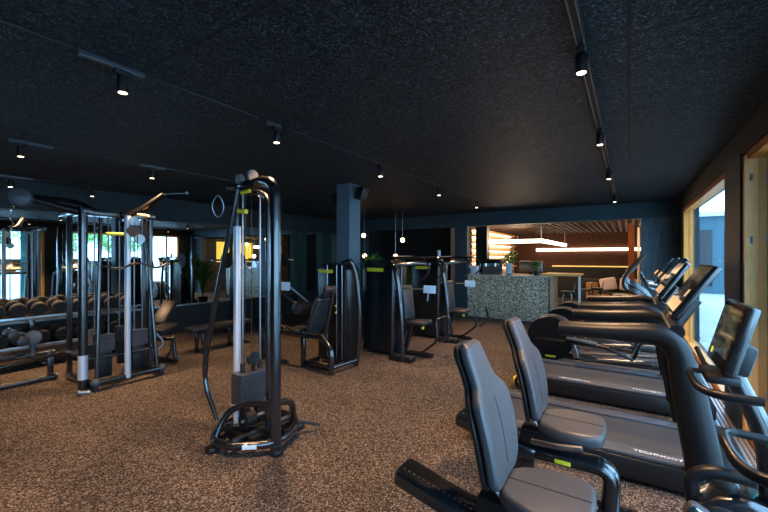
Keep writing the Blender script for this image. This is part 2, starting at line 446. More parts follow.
# column
cl = thing('column', 'square blue-grey painted column between the weight machines', 'column', (-3.87, 4.93, 0))
cl['kind'] = 'structure'
MB().bb(-0.13, 0.13, -0.145, 0.145, 0, ZC).build('shaft', 'column', cl, False)

# ================================================================= LOUNGE BEYOND THE BAR
struct('wall_lounge_back', MB().bb(-4.3, 1.2, 16.6, 16.8, 0, 3.1), 'brownwood')
struct('wall_lounge_left', MB().bb(-4.25, -4.1, YB + 0.22, 16.6, 0, 3.1), 'cream')
struct('wall_lounge_right', MB().bb(1.12, 1.2, YB + 0.22, 16.6, 0, 3.1), 'darkwall')
struct('ceiling_lounge', MB().bb(-4.3, 1.2, YB + 0.22, 16.8, 3.1, 3.2), 'cream')
sl = MB()
for i in range(31):
    x = -4.05 + i * 0.165; sl.bb(x, x + 0.05, YB + 0.24, 16.4, 2.52, 2.72)
struct('trim_7', sl, 'slat')
cv = MB()
for i in range(8): cv.bb(-4.0 + i * 0.66, -3.96 + i * 0.66, 10.3, 16.2, 3.06, 3.08)
tag(cv.build('ceiling_light', 'ledw'), 'warm strip lights glowing above the slatted ceiling behind the bar', 'light')
tag(MB().bb(-3.2, 0.6, 16.52, 16.6, 1.84, 1.94).build('wall_light', 'led'), 'long white light strip along the brown rear wall', 'light')
tag(MB().bb(-2.6, 0.2, 16.54, 16.6, 1.22, 1.26).build('amber_strip_light', 'yled'), 'thin amber light line low on the brown rear wall', 'light')
struct('trim_8', MB().bb(-3.0, 1.1, 16.45, 16.6, 0, 1.2), 'darkwall')
struct('trim_9', MB().bb(-0.02, 0.14, 13.4, 13.55, 0, 2.6), 'redwood')
tag(MB().cyl((0.25, 13.9, 0), (0.25, 13.9, 2.5), 0.035).build('support_pole', 'white'), 'thin white pole beside the russet post in the lounge', 'pole')
# ring lamp above the bar
t = thing('pendant_light', 'white angular pendant light bar above the bar', 'lamp', (-2.85, 11.0, 2.04))
MB().bb(-0.9, 0.9, -0.04, 0.04, -0.05, 0.05, 0.01).build('light_bar', 'led', t)
MB().bb(0.82, 0.90, 0.04, 4.6, -0.05, 0.05, 0.01).build('light_bar', 'led', t)
for x, y in ((-0.85, 0), (0.85, 0), (-0.85, 4.5), (0.85, 4.5)): MB().cyl((x, y, 0.06), (x, y, 0.5), 0.008, 8).build('suspension_rod', 'steel', t)
def point(loc, e, col, r=0.1):
    l = bpy.data.lights.new('lamp_light', 'POINT'); l.energy = e; l.color = col; l.shadow_soft_size = r
    o = bpy.data.objects.new('lamp_light', l); COL.objects.link(o); o.location = loc; return o
point((-2.9, 12.5, 2.2), 60, (1.0, 0.72, 0.45), 0.4)
point((0.2, 13.5, 2.1), 16, (1.0, 0.66, 0.4), 0.4)

tag(MB().bb(1.09, 1.115, 11.2, 13.3, 1.35, 2.35).build('lit_wall_panel', 'light_box', None, False), 'yellow lit panel on the side wall of the lounge, seen reflected in the mirror wall', 'light panel')
# bar counter
t = thing('bar_counter', 'speckled grey stone bar counter with pale worktop', 'counter', (0, 0, 0))
MB().bb(-3.68, -1.62, YB + 0.03, YB + 0.13, 0, 1.10).build('front_panel', 'terrazzo', t, False)
MB().bb(-1.72, -1.62, YB + 0.13, 11.2, 0, 1.10).build('side_panel', 'terrazzo', t, False)
MB().bb(-3.68, -1.60, YB - 0.0, YB + 0.4, 1.10, 1.13, 0.004).build('worktop', 'counter', t, False)
MB().bb(-1.623, -1.60, YB + 0.01, YB + 0.04, 0, 1.10).build('corner_strip', 'steel', t, False)
tp = MB().bb(-1.85, -0.98, YB + 0.25, 11.1, 1.135, 1.18, 0.006).build('raised_top', 'palewood', t, False)
MB().bb(-1.05, -1.0, YB + 0.6, YB + 0.66, 0, 1.135).build('leg', 'white', t, False)
# shelf wall
t = thing('back_bar_shelf', 'lit wall shelves in rows behind the bar', 'shelf', (-4.08, 10.3, 0))
for i in range(7):
    z = 1.22 + i * 0.20
    MB().bb(0, 0.25, 0, 5.6, z, z + 0.03).build('shelf', 'palewood', t, False)
    MB().bb(0.02, 0.04, 0.02, 5.5, z - 0.03, z - 0.005).build('light_strip', 'ledw', t, False)
tag(MB().bb(-3.75, -3.42, 10.75, 11.0, 0, 2.55).build('pillar', 'black', None, False), 'black square pillar standing behind the bar counter', 'pillar')
# things on and behind the counter
tag(MB().bb(-3.62, -3.44, 9.95, 10.15, 1.131, 1.36, 0.01).build('white_box', 'paper'), 'white box at the left end of the bar counter', 'box')
t = thing('coffee_machine', 'black and steel coffee machine on the bar counter', 'coffee machine', (-3.1, 10.13, 1.131))
MB().bb(-0.28, 0.28, -0.12, 0.12, 0.30, 0.42, 0.02).build('top_housing', 'black', t)
MB().bb(-0.28, 0.28, -0.12, 0.12, 0.0, 0.05, 0.01).build('drip_tray', 'steel', t)
MB().bb(-0.26, 0.26, 0.05, 0.12, 0.05, 0.30).build('body', 'steel', t)
for x in (-0.14, 0.12):
    g = MB().cyl((x, -0.05, 0.22), (x, -0.05, 0.30), 0.03).build('brew_head', 'chrome', t)
t = thing('tablet_till', 'white tablet till standing on the bar counter beside the coffee machine', 'tablet', (-2.62, 10.05, 1.13))
MB().box((0, 0, 0.17), (0.17, 0.02, 0.28), 0.01, rotm(-0.15)).build('display', 'paper', t); MB().bb(-0.06, 0.06, -0.05, 0.07, 0, 0.02, 0.005).build('stand', 'black', t)
t = thing('monitor', 'grey monitor seen from behind above the bar counter', 'monitor', (-2.25, 10.9, 1.13))
MB().bb(-0.30, 0.30, -0.02, 0.02, 0.06, 0.36, 0.008).build('panel', 'steel', t); MB().bb(-0.03, 0.03, 0, 0.05, 0, 0.1).build('stand', 'black', t)
tag(MB().bb(-3.38, -1.95, 10.7, 11.3, 0, 1.12, 0.005).build('back_counter', 'black', None, False), 'black back counter running behind the bar', 'counter')

def plant(name, label, loc, h, r, n, potr=0.12, poth=0.22, leaf=0.09, mt='leaf', group=None, trail=0.0):
    t = thing(name, label, 'plant', loc, 0, group)
    MB().lathe([(potr * 0.75, 0), (potr, poth), (potr * 0.85, poth), (potr * 0.82, poth - 0.03)], n=18).build('pot', 'pot', t)
    st = MB(); lf = MB()
    for i in range(n):
        a = random.uniform(0, 2 * PI); k = random.uniform(0.2, 1)
        tip = Vector((math.cos(a) * r * k, math.sin(a) * r * k, poth + (h - poth) * random.uniform(0.45, 1) - trail * k))
        if i % 4 == 0: st.tube([(0, 0, poth - 0.03), (tip.x * 0.4, tip.y * 0.4, poth + (tip.z - poth) * 0.6), tip], 0.004, 0.1, 5)
        L = leaf * random.uniform(0.6, 1.2); el = random.uniform(-0.6, 0.9); w_ = L * 0.32
        d = Vector((math.cos(a + random.uniform(-.8, .8)) * math.cos(el), math.sin(a) * math.cos(el), math.sin(el)))
        sd = d.cross(Vector((random.uniform(-.3, .3), 0.1, 1))).normalized() * w_
        p0, p1, p2, p3 = tip, tip + d * L * 0.5 + sd, tip + d * L, tip + d * L * 0.5 - sd
        vs = [lf.bm.verts.new(p) for p in (p0, p1, p2, p3)]; lf.bm.faces.new(vs)
    st.build('stem', 'leaf', t); lf.build('foliage', mt, t, False)
    return t
plant('potted_plant', 'small leafy plant in a black pot on the bar counter', (-1.95, 10.1, 1.13), 0.36, 0.14, 120, 0.08, 0.12, 0.08)
plant('trailing_plant', 'trailing green plant on the black back counter', (-2.85, 11.0, 1.12), 0.62, 0.20, 160, 0.1, 0.12, 0.12, trail=0.1)
plant('tall_plant', 'green leafy plant right behind the nearer press machine, beside the column', (-4.62, 6.6, 0), 1.62, 0.26, 300, 0.16, 0.3, 0.16)
plant('floor_plant', 'bright green plant between the two weight towers by the back wall', (-4.15, 7.25, 0), 1.46, 0.30, 340, 0.16, 0.3, 0.16)

# bar stools
def stool():
    t = thing('bar_stool', '', 'stool')
    MB().lathe([(0.15, 0.70), (0.17, 0.71), (0.17, 0.74), (0.15, 0.75)], n=20).build('seat', 'black', t)
    for a in range(4):
        c, s_ = math.cos(PI / 4 + a * PI / 2), math.sin(PI / 4 + a * PI / 2)
        MB().tube([(c * 0.12, s_ * 0.12, 0.71), (c * 0.21, s_ * 0.21, 0.0)], 0.011, 0, 8).build('leg', 'frame', t)
    MB().tube([(math.cos(i * PI / 8) * 0.175, math.sin(i * PI / 8) * 0.175, 0.28) for i in range(16)], 0.008, 0.02, 6, closed=True).build('footrest', 'steel', t)
    MB().tube([(-0.13, 0.08, 0.74), (-0.17, 0.05, 0.92), (-0.17, -0.05, 0.92), (-0.13, -0.08, 0.74)], 0.01, 0.05, 8).build('backrest', 'frame', t)
    return t
s0 = stool(); s0.location = (-1.28, 10.45, 0); s0.rotation_euler = (0, 0, PI); s0['label'] = 'dark bar stool nearest the speckled counter corner'; s0['group'] = 'bar stools'
dup(s0, (-0.98, 11.35, 0), PI, 'middle dark bar stool along the counter end', 'bar stools')
dup(s0, (-0.75, 12.0, 0), PI, 'farthest dark bar stool beyond the counter end', 'bar stools')

# sofa with cushions, tan armchair, low table
t = thing('lounge_sofa', 'long black sofa with pale cushions in the lounge', 'sofa', (-0.45, 14.6, 0))
MB().bb(-1.0, 1.45, -0.4, 0.4, 0.1, 0.45, 0.04).build('seat', 'sofa', t); MB().bb(-1.0, 1.45, 0.25, 0.42, 0.42, 0.85, 0.04).build('backrest', 'sofa', t)
for x in (-0.9, 1.35):
    for y in (-0.33, 0.33): MB().cyl((x, y, 0), (x, y, 0.11), 0.02).build('leg', 'black', t)
cs = [(-0.68, 'pale pink cushion leaning on the sofa, leftmost'), (-0.12, 'pale pink cushion in the middle of the sofa'), (0.44, 'pale cushion at the right of the sofa')]
for i, (x, l) in enumerate(cs):
    o = MB().box((0, 0, 0), (0.48, 0.15, 0.42), 0.07, rotm(-0.15, 0, 0), 4).build('cushion', 'cushion'); o.location = (0.1 + x, 14.66, 0.70)
    o.rotation_euler = (0, (-0.2, 0.1, -0.1)[i], 0)
    tag(o, l, 'cushion', 'sofa cushions')
o = MB().sph((0, 0, 0), 0.16, (1, 0.8, 1)).build('round_cushion', 'sofa'); o.location = (0.84, 14.3, 0.63); tag(o, 'round black cushion on the sofa', 'cushion')
t = thing('armchair', 'tan leather armchair in front of the sofa', 'armchair', (-0.78, 13.2, 0))
MB().bb(-0.3, 0.3, -0.3, 0.3, 0.3, 0.45, 0.05).build('seat', 'tan', t); MB().bb(-0.3, 0.0, -0.32, -0.22, 0.4, 0.85, 0.03).build('backrest', 'tan', t)
for x in (-0.26, 0.26):
    for y in (-0.26, 0.26): MB().cyl((x, y, 0), (x, y, 0.32), 0.018).build('leg', 'palewood', t)
t = thing('side_table', 'small pale wooden table in the lounge beside the tan armchair', 'table', (-0.15, 12.9, 0))
MB().cyl((0, 0, 0.50), (0, 0, 0.53), 0.25, 24).build('tabletop', 'counter', t); MB().cyl((0, 0, 0.02), (0, 0, 0.50), 0.02).build('stem', 'black', t); MB().cyl((0, 0, 0), (0, 0, 0.02), 0.16).build('base', 'black', t)

# pendant bulbs before the recess
for i, (x, y, z, l) in enumerate([(-6.0, 8.3, 2.18, 'high bare bulb hanging just right of the column'), (-5.98, 8.3, 1.63, 'low bare bulb hanging just right of the column'),
                       (-4.85, 8.4, 2.03, 'high bare bulb above the weight machines'), (-5.12, 8.5, 1.62, 'low bare bulb above the weight machines')]):
    if i == 1: x = -5.75; y = 8.0
    t = thing('pendant_bulb', l, 'lamp', (x, y, z), 0, 'bare pendant bulbs')
    MB().sph((0, 0, 0), 0.055).build('bulb', 'bulb', t); MB().cyl((0, 0, 0.05), (0, 0, 0.11), 0.02).build('socket', 'black', t)
    MB().cyl((0, 0, 0.11), (0, 0, ZC - z), 0.004, 6).build('cord', 'steel', t)

# ================================================================= CEILING TRACKS AND SPOTS
def track(x, y0, y1, label, style=0):
    m = MB()
    if style == 1: m.bb(x - 0.026, x + 0.026, y0, y1, ZC - 0.03, ZC)
    elif style == 0: m.bb(x - 0.006, x + 0.006, y0, y1, ZC - 0.008, ZC)
    else: m.bb(x - 0.02, x + 0.02, y0, y1, ZC - 0.03, ZC, 0.003)
    if style != 1: return tag(m.build('ceiling_track', 'plate' if style == 2 else 'trackline', None, False), label, 'lighting track', 'ceiling lighting tracks')
    t = thing('ceiling_track', label, 'lighting track', (x, (y0 + y1) / 2, ZC), 0, 'ceiling lighting tracks')
    m2 = MB(); m2.bb(-0.026, 0.026, -(y1 - y0) / 2, (y1 - y0) / 2, -0.03, 0); m.bm.free(); m2.build('channel', 'black', t, False)
    for q in (-0.018, 0.018): MB().bb(q - 0.004, q + 0.004, -(y1 - y0) / 2, (y1 - y0) / 2, -0.033, -0.03).build('conductor_rail', 'steel', t, False)
    return t
track(-0.22, -3.5, 9.3, 'double steel lighting track nearest the windows', 1)
track(-2.63, 0.0, 0.86, 'thin groove track at the upper left edge of the ceiling')
track(-2.63, 0.87, 1.22, 'short bright track piece holding the large lit spotlight', 2)
track(-2.63, 1.23, 2.14, 'thin groove track left of the tall cable column')
track(-2.63, 2.20, 2.36, 'short track piece above the tall cable column', 2)
track(-2.63, 2.43, 8.5, 'thin groove track running towards the back wall')
for y0, y1, l in ((1.15, 1.5, 'left short track piece above the cable tower'), (2.35, 2.65, 'right short track piece above the cable tower')): track(-5.17, y0, y1, l, 2)
track(-5.17, 1.51, 2.34, 'thin groove track above the cable tower')
track(-5.17, 2.66, 4.6, 'thin groove track between the tower and the column')
track(-7.55, 1.2, 1.95, 'short track piece at the left, by the mirror wall', 2); track(-7.55, 1.96, 2.9, 'thin track by the mirror wall')
def spot_fix():
    t = thing('track_spotlight', '', 'spotlight')
    MB().bb(-0.02, 0.02, -0.05, 0.05, -0.03, 0, 0.003).build('adapter', 'black', t)
    MB().cyl((0, 0, -0.035), (0, 0, -0.02), 0.008, 8).build('joint', 'steel', t)
    b = MB().cyl((0, 0, -0.135), (0, 0, -0.03), 0.031, 24, bevel=0.003).build('housing', 'black', t)
    MB().cyl((0, 0, -0.1365), (0, 0, -0.1355), 0.024, 20).build('lens', 'lampface', b)
    return t
sp0 = None
SPOTS = [(-0.22, 2.35, 1, 'track spotlight at the top of the photo, nearest the windows'), (-0.22, 3.95, 1, 'second spotlight along the track nearest the windows'),
 (-0.22, 5.75, 1, 'third spotlight along the track nearest the windows'), (-0.22, 8.2, 1, 'farthest spotlight along the track nearest the windows'),
 (-2.63, 1.1, 1, 'large lit spotlight at the upper left of the ceiling'), (-2.63, 2.32, 1, 'spotlight above the tall cable column'),
 (-2.63, 4.0, 1, 'spotlight over the seated machine beside the column'), (-2.63, 5.75, 1, 'spotlight over the middle weight machine'), (-2.63, 7.6, 1, 'spotlight before the back wall, over the farthest weight machine'),
 (-5.17, 1.24, 1, 'spotlight above the left edge of the cable tower'), (-5.17, 2.5, 1, 'spotlight just right of the cable tower top'), (-5.17, 4.2, 1, 'spotlight between the cable tower and tall cable column'),
 (-7.55, 1.7, 1, 'left spotlight of the track by the mirror wall'), (-7.55, 2.7, 1, 'right spotlight of the track by the mirror wall')]
for i, (x, y, on, l) in enumerate(SPOTS):
    if i == 0: sp0 = spot_fix(); o = sp0; o.location = (x, y, ZC - 0.03)
    else: o = dup(sp0, (x, y, ZC - 0.03), 0, l)
    o['label'] = l; o['group'] = 'track spotlights'
    L = bpy.data.lights.new('spot_beam', 'SPOT'); L.energy = SPOT_W; L.color = SPOT_COL; L.spot_size = math.radians(82); L.spot_blend = 0.8; L.shadow_soft_size = 0.03
    lo = bpy.data.objects.new('spot_beam', L); COL.objects.link(lo); lo.location = (x, y, ZC - 0.185)
for i, y in enumerate((-0.1,)):
    L = bpy.data.lights.new('spot_beam', 'SPOT'); L.energy = SPOT_W; L.color = SPOT_COL; L.spot_size = math.radians(82); L.spot_blend = 0.8; L.shadow_soft_size = 0.03
    lo = bpy.data.objects.new('spot_beam', L); COL.objects.link(lo); lo.location = (-2.63, y, ZC - 0.185)
    dup(sp0, (-2.63, y, ZC - 0.03), 0, 'track spotlight behind the viewpoint', 'track spotlights')

# loudspeakers on the column
def speaker(loc, rz, label):
    t = thing('loudspeaker', label, 'loudspeaker', loc, rz, 'column loudspeakers')
    MB().box((0.12, 0, 0), (0.14, 0.16, 0.20), 0.02, rotm(0, 0.35, 0)).build('cabinet', 'black', t)
    MB().cyl((0, 0, 0.02), (0.07, 0, 0.0), 0.02).build('bracket', 'frame', t)
speaker((-3.74, 4.95, 2.62), 0.0, 'black loudspeaker on the right side of the column')
speaker((-4.0, 4.9, 2.55), PI, 'black loudspeaker on the left side of the column')

# ================================================================= TREADMILLS
def treadmill():
    t = thing('treadmill', '', 'treadmill')
    W = 0.43
    MB().prism([(-1.15, 0.03), (-1.17, 0.10), (-1.13, 0.185), (0.38, 0.185), (0.42, 0.16), (0.42, 0.03)], 'y', -W, W, 0.012).build('deck_frame', 'black', t)
    MB().bb(-1.10, 0.40, -0.26, 0.26, 0.186, 0.197, 0.003).build('running_belt', 'belt', t, False)
    for s in (-1, 1):
        y0, y1 = sorted((s * 0.27, s * (W - 0.012)))
        r = MB().bb(-1.13, 0.40, y0, y1, 0.186, 0.212, 0.008).build('side_rail', 'rail_blue', t)
        if s < 0:
            text_part('lettering', 'TECHNOGYM', 0.052, (0.19, -0.365, 0.2125), (0, 0, 0), 'white', r)
            text_part('lettering', 'TECHNOGYM', 0.052, (-0.52, -0.365, 0.2125), (0, 0, 0), 'white', r)
    MB().prism([(0.40, 0.04), (0.40, 0.20), (0.46, 0.27), (0.66, 0.24), (0.70, 0.16), (0.70, 0.04)], 'y', -W + 0.02, W - 0.02, 0.02).build('motor_cover', 'black', t)
    MB().bb(-1.182, -1.165, -W + 0.02, -W + 0.12, 0.07, 0.14, 0.003).build('logo_plate', 'lime', t)
    MB().bb(-1.12, -1.05, -W - 0.004, -W + 0.002, 0.09, 0.135, 0.001).build('logo_plate', 'lime', t)
    for x in (-1.0, 0.5):
        for y in (-0.34, 0.34): MB().cyl((x, y, 0), (x, y, 0.04), 0.035).build('foot', 'rubber', t)
    for s in (-1, 1):
        y = s * (W - 0.01)
        b = MB()
        b.tube([(-0.44, y, 1.055), (-0.2, y, 1.06), (0.26, y, 1.075), (0.33, y, 0.72), (0.42, y, 0.18)], [0.056, 0.058, 0.075, 0.095, 0.105], 0.16, 18, side=(0, 1, 0), rb=0.06)
        h = b.build('handrail', 'tube', t)
        e = MB().cyl((-0.452, y, 1.055), (-0.438, y, 1.055), 0.052, 20, bevel=0.004).build('end_cap', 'black', h)
    MB().tube([(0.27, -W, 1.10), (0.27, W, 1.10)], 0.045, 0, 14).build('crossbar', 'tube', t)
    # console
    c = Vector((0.385, 0, 1.355)); a = 0   # slab leaning away from the runner
    R = rotm(0, math.radians(34), 0)
    cs = MB().box(c, (0.045, 0.62, 0.43), 0.012, R).build('console', 'frame', t)
    def on(dx, y, z, sx, sy, sz, name, m, bev=0.0):
        p = c + (R @ Vector((dx, y, z)))
        return MB().box(p, (sx, sy, sz), bev, R).build(name, m, cs, False)
    on(-0.024, 0, 0.0, 0.004, 0.585, 0.40, 'screen', 'glass_black')
    on(-0.027, 0, -0.14, 0.002, 0.56, 0.085, 'screen_picture', 'screen_tan')
    on(-0.027, 0, 0.13, 0.002, 0.56, 0.12, 'screen_picture', 'screen_pic')
    on(-0.027, -0.2, -0.03, 0.002, 0.08, 0.06, 'screen_picture', 'white')
    MB().tube([(0.28, 0, 1.10), (0.40, 0, 1.30)], 0.06, 0, 12, side=(0, 1, 0), rb=0.15).build('console_neck', 'black', t)
    return t
T = treadmill(); T.location = (0, 3.62, 0); T['label'] = 'black treadmill nearest the camera, beside the recumbent bikes'; T['group'] = 'treadmills facing the windows'
T2 = dup(T, (0, 5.14, 0), 0, 'second black treadmill, in front of the round-bodied elliptical', 'treadmills facing the windows')

# ================================================================= ELLIPTICALS
def elliptical():
    t = thing('elliptical_trainer', '', 'elliptical trainer')
    b = MB().bb(-1.1, 0.55, -0.05, 0.05, 0.06, 0.14, 0.02).build('base_beam', 'frame', t)
    for x, w_ in ((-1.15, 0.6), (0.5, 0.6)):
        MB().tube([(x, -w_ / 2, 0.04), (x, w_ / 2, 0.04)], 0.035, 0, 12).build('stabilizer', 'frame', t)
    dr = MB()
    dr.lathe([(0.10, -0.20), (0.30, -0.20), (0.32, -0.17), (0.32, 0.17), (0.30, 0.20), (0.10, 0.20)], (-1.0, 0, 0.38), 40, 'y')
    d = dr.build('drive_housing', 'black', t)
    rim = MB(); rim.lathe([(0.322, -0.205), (0.325, -0.18), (0.322, -0.155)], (-1.0, 0, 0.38), 40, 'y'); rim.build('rim', 'tube', d)
    MB().prism([(-0.78, 0.58), (-0.72, 0.52), (-0.60, 0.12), (-0.68, 0.12)], 'y', -0.19, -0.15, 0.01).build('side_brace', 'steel', t)
    for s in (-1, 1):
        y = s * 0.25; dz = 0.05 * s
        MB().tube([(-1.2, y, 0.42 + dz), (-0.3, y, 0.30 - dz), (0.05, y, 0.22)], 0.026, 0.1, 10).build('pedal_arm', 'frame', t)
        MB().box((-0.45 + 0.12 * s, y, 0.38 - dz * 0.3), (0.40, 0.14, 0.035), 0.012, rotm(0, 0.12, 0)).build('pedal', 'rail_blue', t)
        MB().tube([(-0.6, y * 0.7, 0.12), (0.35, y * 0.7, 0.2)], 0.022, 0, 10).build('guide_rail', 'steel', t)
        MB().tube([(0.05, y, 0.22), (0.32, y, 0.90), (0.10, y, 1.10), (-0.06, y, 1.18), (-0.06, y * 1.05, 1.32), (0.18, y * 0.95, 1.62)], 0.024, 0.09, 12).build('moving_handle', 'frame', t)
        MB().tube([(0.36, s * 0.05, 1.15), (0.22, s * 0.18, 1.18), (0.16, s * 0.2, 1.32)], 0.018, 0.06, 10).build('fixed_handle', 'frame', t)
    MB().tube([(0.42, 0, 0.1), (0.40, 0, 0.9), (0.45, 0, 1.2)], 0.06, 0.2, 14).build('mast', 'frame', t)
    c = Vector((0.50, 0, 1.42)); R = rotm(0, math.radians(38), 0)
    cs = MB().box(c, (0.045, 0.50, 0.40), 0.012, R).build('console', 'frame', t)
    MB().box(c + R @ Vector((-0.024, 0, 0)), (0.004, 0.46, 0.36), 0, R).build('screen', 'glass_black', cs, False)
    MB().box(c + R @ Vector((-0.027, 0, -0.13)), (0.002, 0.44, 0.08), 0, R).build('screen_picture', 'screen_tan', cs, False)
    MB().bb(-1.06, -0.92, -0.212, -0.203, 0.10, 0.13, 0.001).build('logo_plate', 'lime', t)
    return t
E1 = elliptical(); E1.location = (0, 6.35, 0); E1['label'] = 'black elliptical trainer with round drive housing behind the second treadmill'; E1['group'] = 'elliptical trainers by the windows'
dup(E1, (0.02, 7.45, 0), 0, 'middle elliptical trainer of the row by the windows', 'elliptical trainers by the windows')
dup(E1, (0.02, 8.45, 0), 0, 'farthest elliptical trainer, before the streaked wall panel', 'elliptical trainers by the windows')

# ================================================================= RECUMBENT BIKES
def pad_profile(hw, taper_in):
    pass
def bike():
    t = thing('recumbent_bike', '', 'exercise bike')
    # seat rail: raised tail going down to the front support
    MB().box((-0.78, 0, 0.375), (0.56, 0.17, 0.10), 0.03, rotm(0, 0.22, 0), 3).build('seat_rail', 'frame', t)
    v = MB()
    for i in range(14): v.box((-1.0 + i * 0.028, -0.045, 0.4775 - i * 0.0063), (0.014, 0.006, 0.003), 0, rotm(0, 0.22, 0))
    v.build('rail_scale', 'steel', t)
    MB().tube([(-0.62, 0, 0.33), (-0.08, 0, 0.335), (-0.10, 0, 0.03)], 0.05, 0.10, 16, side=(0, 1, 0), rb=0.075).build('front_support', 'frame', t)
    MB().bb(-0.39, -0.30, -0.0795, -0.074, 0.315, 0.34, 0.002).build('logo_plate', 'lime', t)
    MB().bb(-0.7, 0.62, -0.06, 0.06, 0.03, 0.10, 0.02).build('base_beam', 'frame', t)
    for x in (-0.66, 0.58):
        MB().tube([(x, -0.27, 0.035), (x, 0.27, 0.035)], 0.033, 0, 12).build('stabilizer', 'frame', t)
    MB().prism([(-0.68, 0.08), (-0.55, 0.08), (-0.50, 0.36), (-0.66, 0.36)], 'y', -0.05, 0.05, 0.01).build('rear_support', 'frame', t)
    # seat carriage
    MB().bb(-0.60, -0.30, -0.10, 0.10, 0.39, 0.50, 0.03).build('seat_carriage', 'black', t)
    st = MB()
    st.prism([(-0.49, -0.10), (-0.44, -0.145), (-0.34, -0.195), (-0.20, -0.195), (-0.125, -0.16), (-0.115, -0.05), (-0.115, 0.05), (-0.125, 0.16), (-0.20, 0.195), (-0.34, 0.195), (-0.44, 0.145), (-0.49, 0.10)], 'z', 0.495, 0.575, 0.028, 4)
    seat = st.build('seat', 'pad', t)
    MB().tube([(-0.49, 0, 0.5765), (-0.13, 0, 0.5765)], 0.0025, 0, 6).build('seam', 'seam', seat)
    for s in (-1, 1):
        MB().tube([(-0.5, s * 0.2, 0.47), (-0.34, s * 0.25, 0.50), (-0.22, s * 0.25, 0.52)], 0.016, 0.08, 10).build('seat_grip', 'steel', t)
    # backrest: outline in the (y, height) plane, leaned back
    a = math.radians(-15)
    base = Vector((-0.50, 0, 0.56)); R = rotm(0, a, 0)
    keys = [(0.0, 0.11), (0.015, 0.15), (0.06, 0.19), (0.14, 0.21), (0.26, 0.218), (0.35, 0.21), (0.395, 0.195), (0.425, 0.16), (0.45, 0.13), (0.50, 0.118), (0.58, 0.108), (0.62, 0.098), (0.645, 0.075)]
    def wid(z):
        for (a0, b0), (a1, b1) in zip(keys, keys[1:]):
            if z <= a1: return b0 + (b1 - b0) * (z - a0) / (a1 - a0)
        return keys[-1][1]
    def xoff(z, y): return 0.5 * y * y + 0.028 * math.sin(min(z, 0.6) * 5.2)
    def spow(v, e): return math.copysign(abs(v) ** e, v)
    def padshape(th_f, th_b, grow, z0=0.0):
        m = MB(); NZ = 40; NA = 36
        def f(u, v):
            z = 0.645 * v; a_ = 2 * PI * u
            w_ = wid(z) * grow
            k = min(1.0, (min(z, 0.645 - z) / 0.03)) if min(z, 0.645 - z) < 0.03 else 1.0
            k = math.sqrt(max(0.0, 1 - (1 - k) ** 2)) if k < 1 else 1
            th = (th_f if math.sin(a_) >= 0 else th_b) * (0.25 + 0.75 * k) * (1.0 if z < 0.40 else 0.88)
            y = w_ * spow(math.cos(a_), 0.62); x = th * spow(math.sin(a_), 0.55)
            return base + R @ Vector((x + xoff(z, y) + z0, y, z))
        m.grid(f, NA, NZ, True)
        for row in (0, 1):
            pass
        bmesh.ops.holes_fill(m.bm, edges=[e for e in m.bm.edges if e.is_boundary]); bmesh.ops.recalc_face_normals(m.bm, faces=m.bm.faces)
        return m
    br = padshape(0.036, 0.030, 1.0).build('backrest', 'pad', t)
    padshape(0.012, 0.030, 0.985, -0.036).build('back_shell', 'padback', t)
    pts = [base + R @ Vector((0.036 + xoff(z, 0) + 0.0005, 0, z)) for z in [0.08 + i * 0.03 for i in range(11)]]
    MB().tube(pts, 0.003, 0.0, 6).build('seam', 'seam', br)
    MB().tube([(-0.56, -0.07, 0.66), (-0.52, -0.07, 0.55), (-0.44, -0.07, 0.48), (-0.44, 0.07, 0.48), (-0.52, 0.07, 0.55), (-0.56, 0.07, 0.66)], 0.014, 0.04, 10).build('back_bracket', 'steel', t)
    # front unit
    MB().prism([(0.28, 0.14), (0.29, 0.30), (0.38, 0.37), (0.50, 0.40), (0.62, 0.36), (0.72, 0.22), (0.70, 0.06), (0.32, 0.06)], 'y', -0.10, 0.10, 0.035, 4).build('drive_housing', 'frame', t)
    MB().cyl((0.40, -0.112, 0.24), (0.40, 0.112, 0.24), 0.09, 28, bevel=0.006).build('crank_disc', 'black', t)
    for s in (-1, 1):
        ex, ez = 0.40 - 0.115 * (1 if s < 0 else -1), 0.24 + 0.06 * (1 if s < 0 else -1)
        ca = MB().tube([(0.40, s * 0.125, 0.24), (ex, s * 0.14, ez)], 0.014, 0, 10).build('crank_arm', 'steel', t)
        pd = MB().box((ex, s * 0.20, ez), (0.10, 0.10, 0.03), 0.01, rotm(0, 0.6, 0)).build('pedal', 'black', ca)
        MB().tube([(ex - 0.05, s * 0.20, ez + 0.01), (ex - 0.02, s * 0.20, ez + 0.07), (ex + 0.05, s * 0.20, ez + 0.03)], 0.006, 0.03, 8, side=(0, 1, 0), rb=0.03).build('pedal_strap', 'rail_blue', pd)
    MB().tube([(0.30, 0, 0.24), (0.28, 0, 0.40), (0.36, 0, 0.46), (0.54, 0, 0.46)], 0.035, 0.08, 14).build('step_guard', 'tube', t)
    MB().tube([(0.60, 0, 0.36), (0.585, 0, 0.70), (0.45, 0, 1.0)], 0.045, 0.2, 14, side=(0, 1, 0), rb=0.055).build('mast', 'frame', t)
    MB().bb(0.33, 0.47, -0.13, 0.13, 0.955, 1.0, 0.015).build('console_tray', 'black', t)
    c = Vector((0.45, 0, 1.19)); R2 = rotm(0, math.radians(15), 0)
    cs = MB().box(c, (0.05, 0.46, 0.35), 0.012, R2).build('console', 'frame', t)
    MB().box(c + R2 @ Vector((-0.0265, 0, 0)), (0.004, 0.435, 0.325), 0, R2).build('screen', 'glass_black', cs, False)
    MB().box(c + R2 @ Vector((-0.0295, 0, 0.02)), (0.002, 0.37, 0.25), 0, R2).build('screen_picture', 'screen_pic', cs, False)
    p = c + R2 @ Vector((-0.0315, 0.13, -0.115)); q = c + R2 @ Vector((-0.029, 0.13, -0.115))
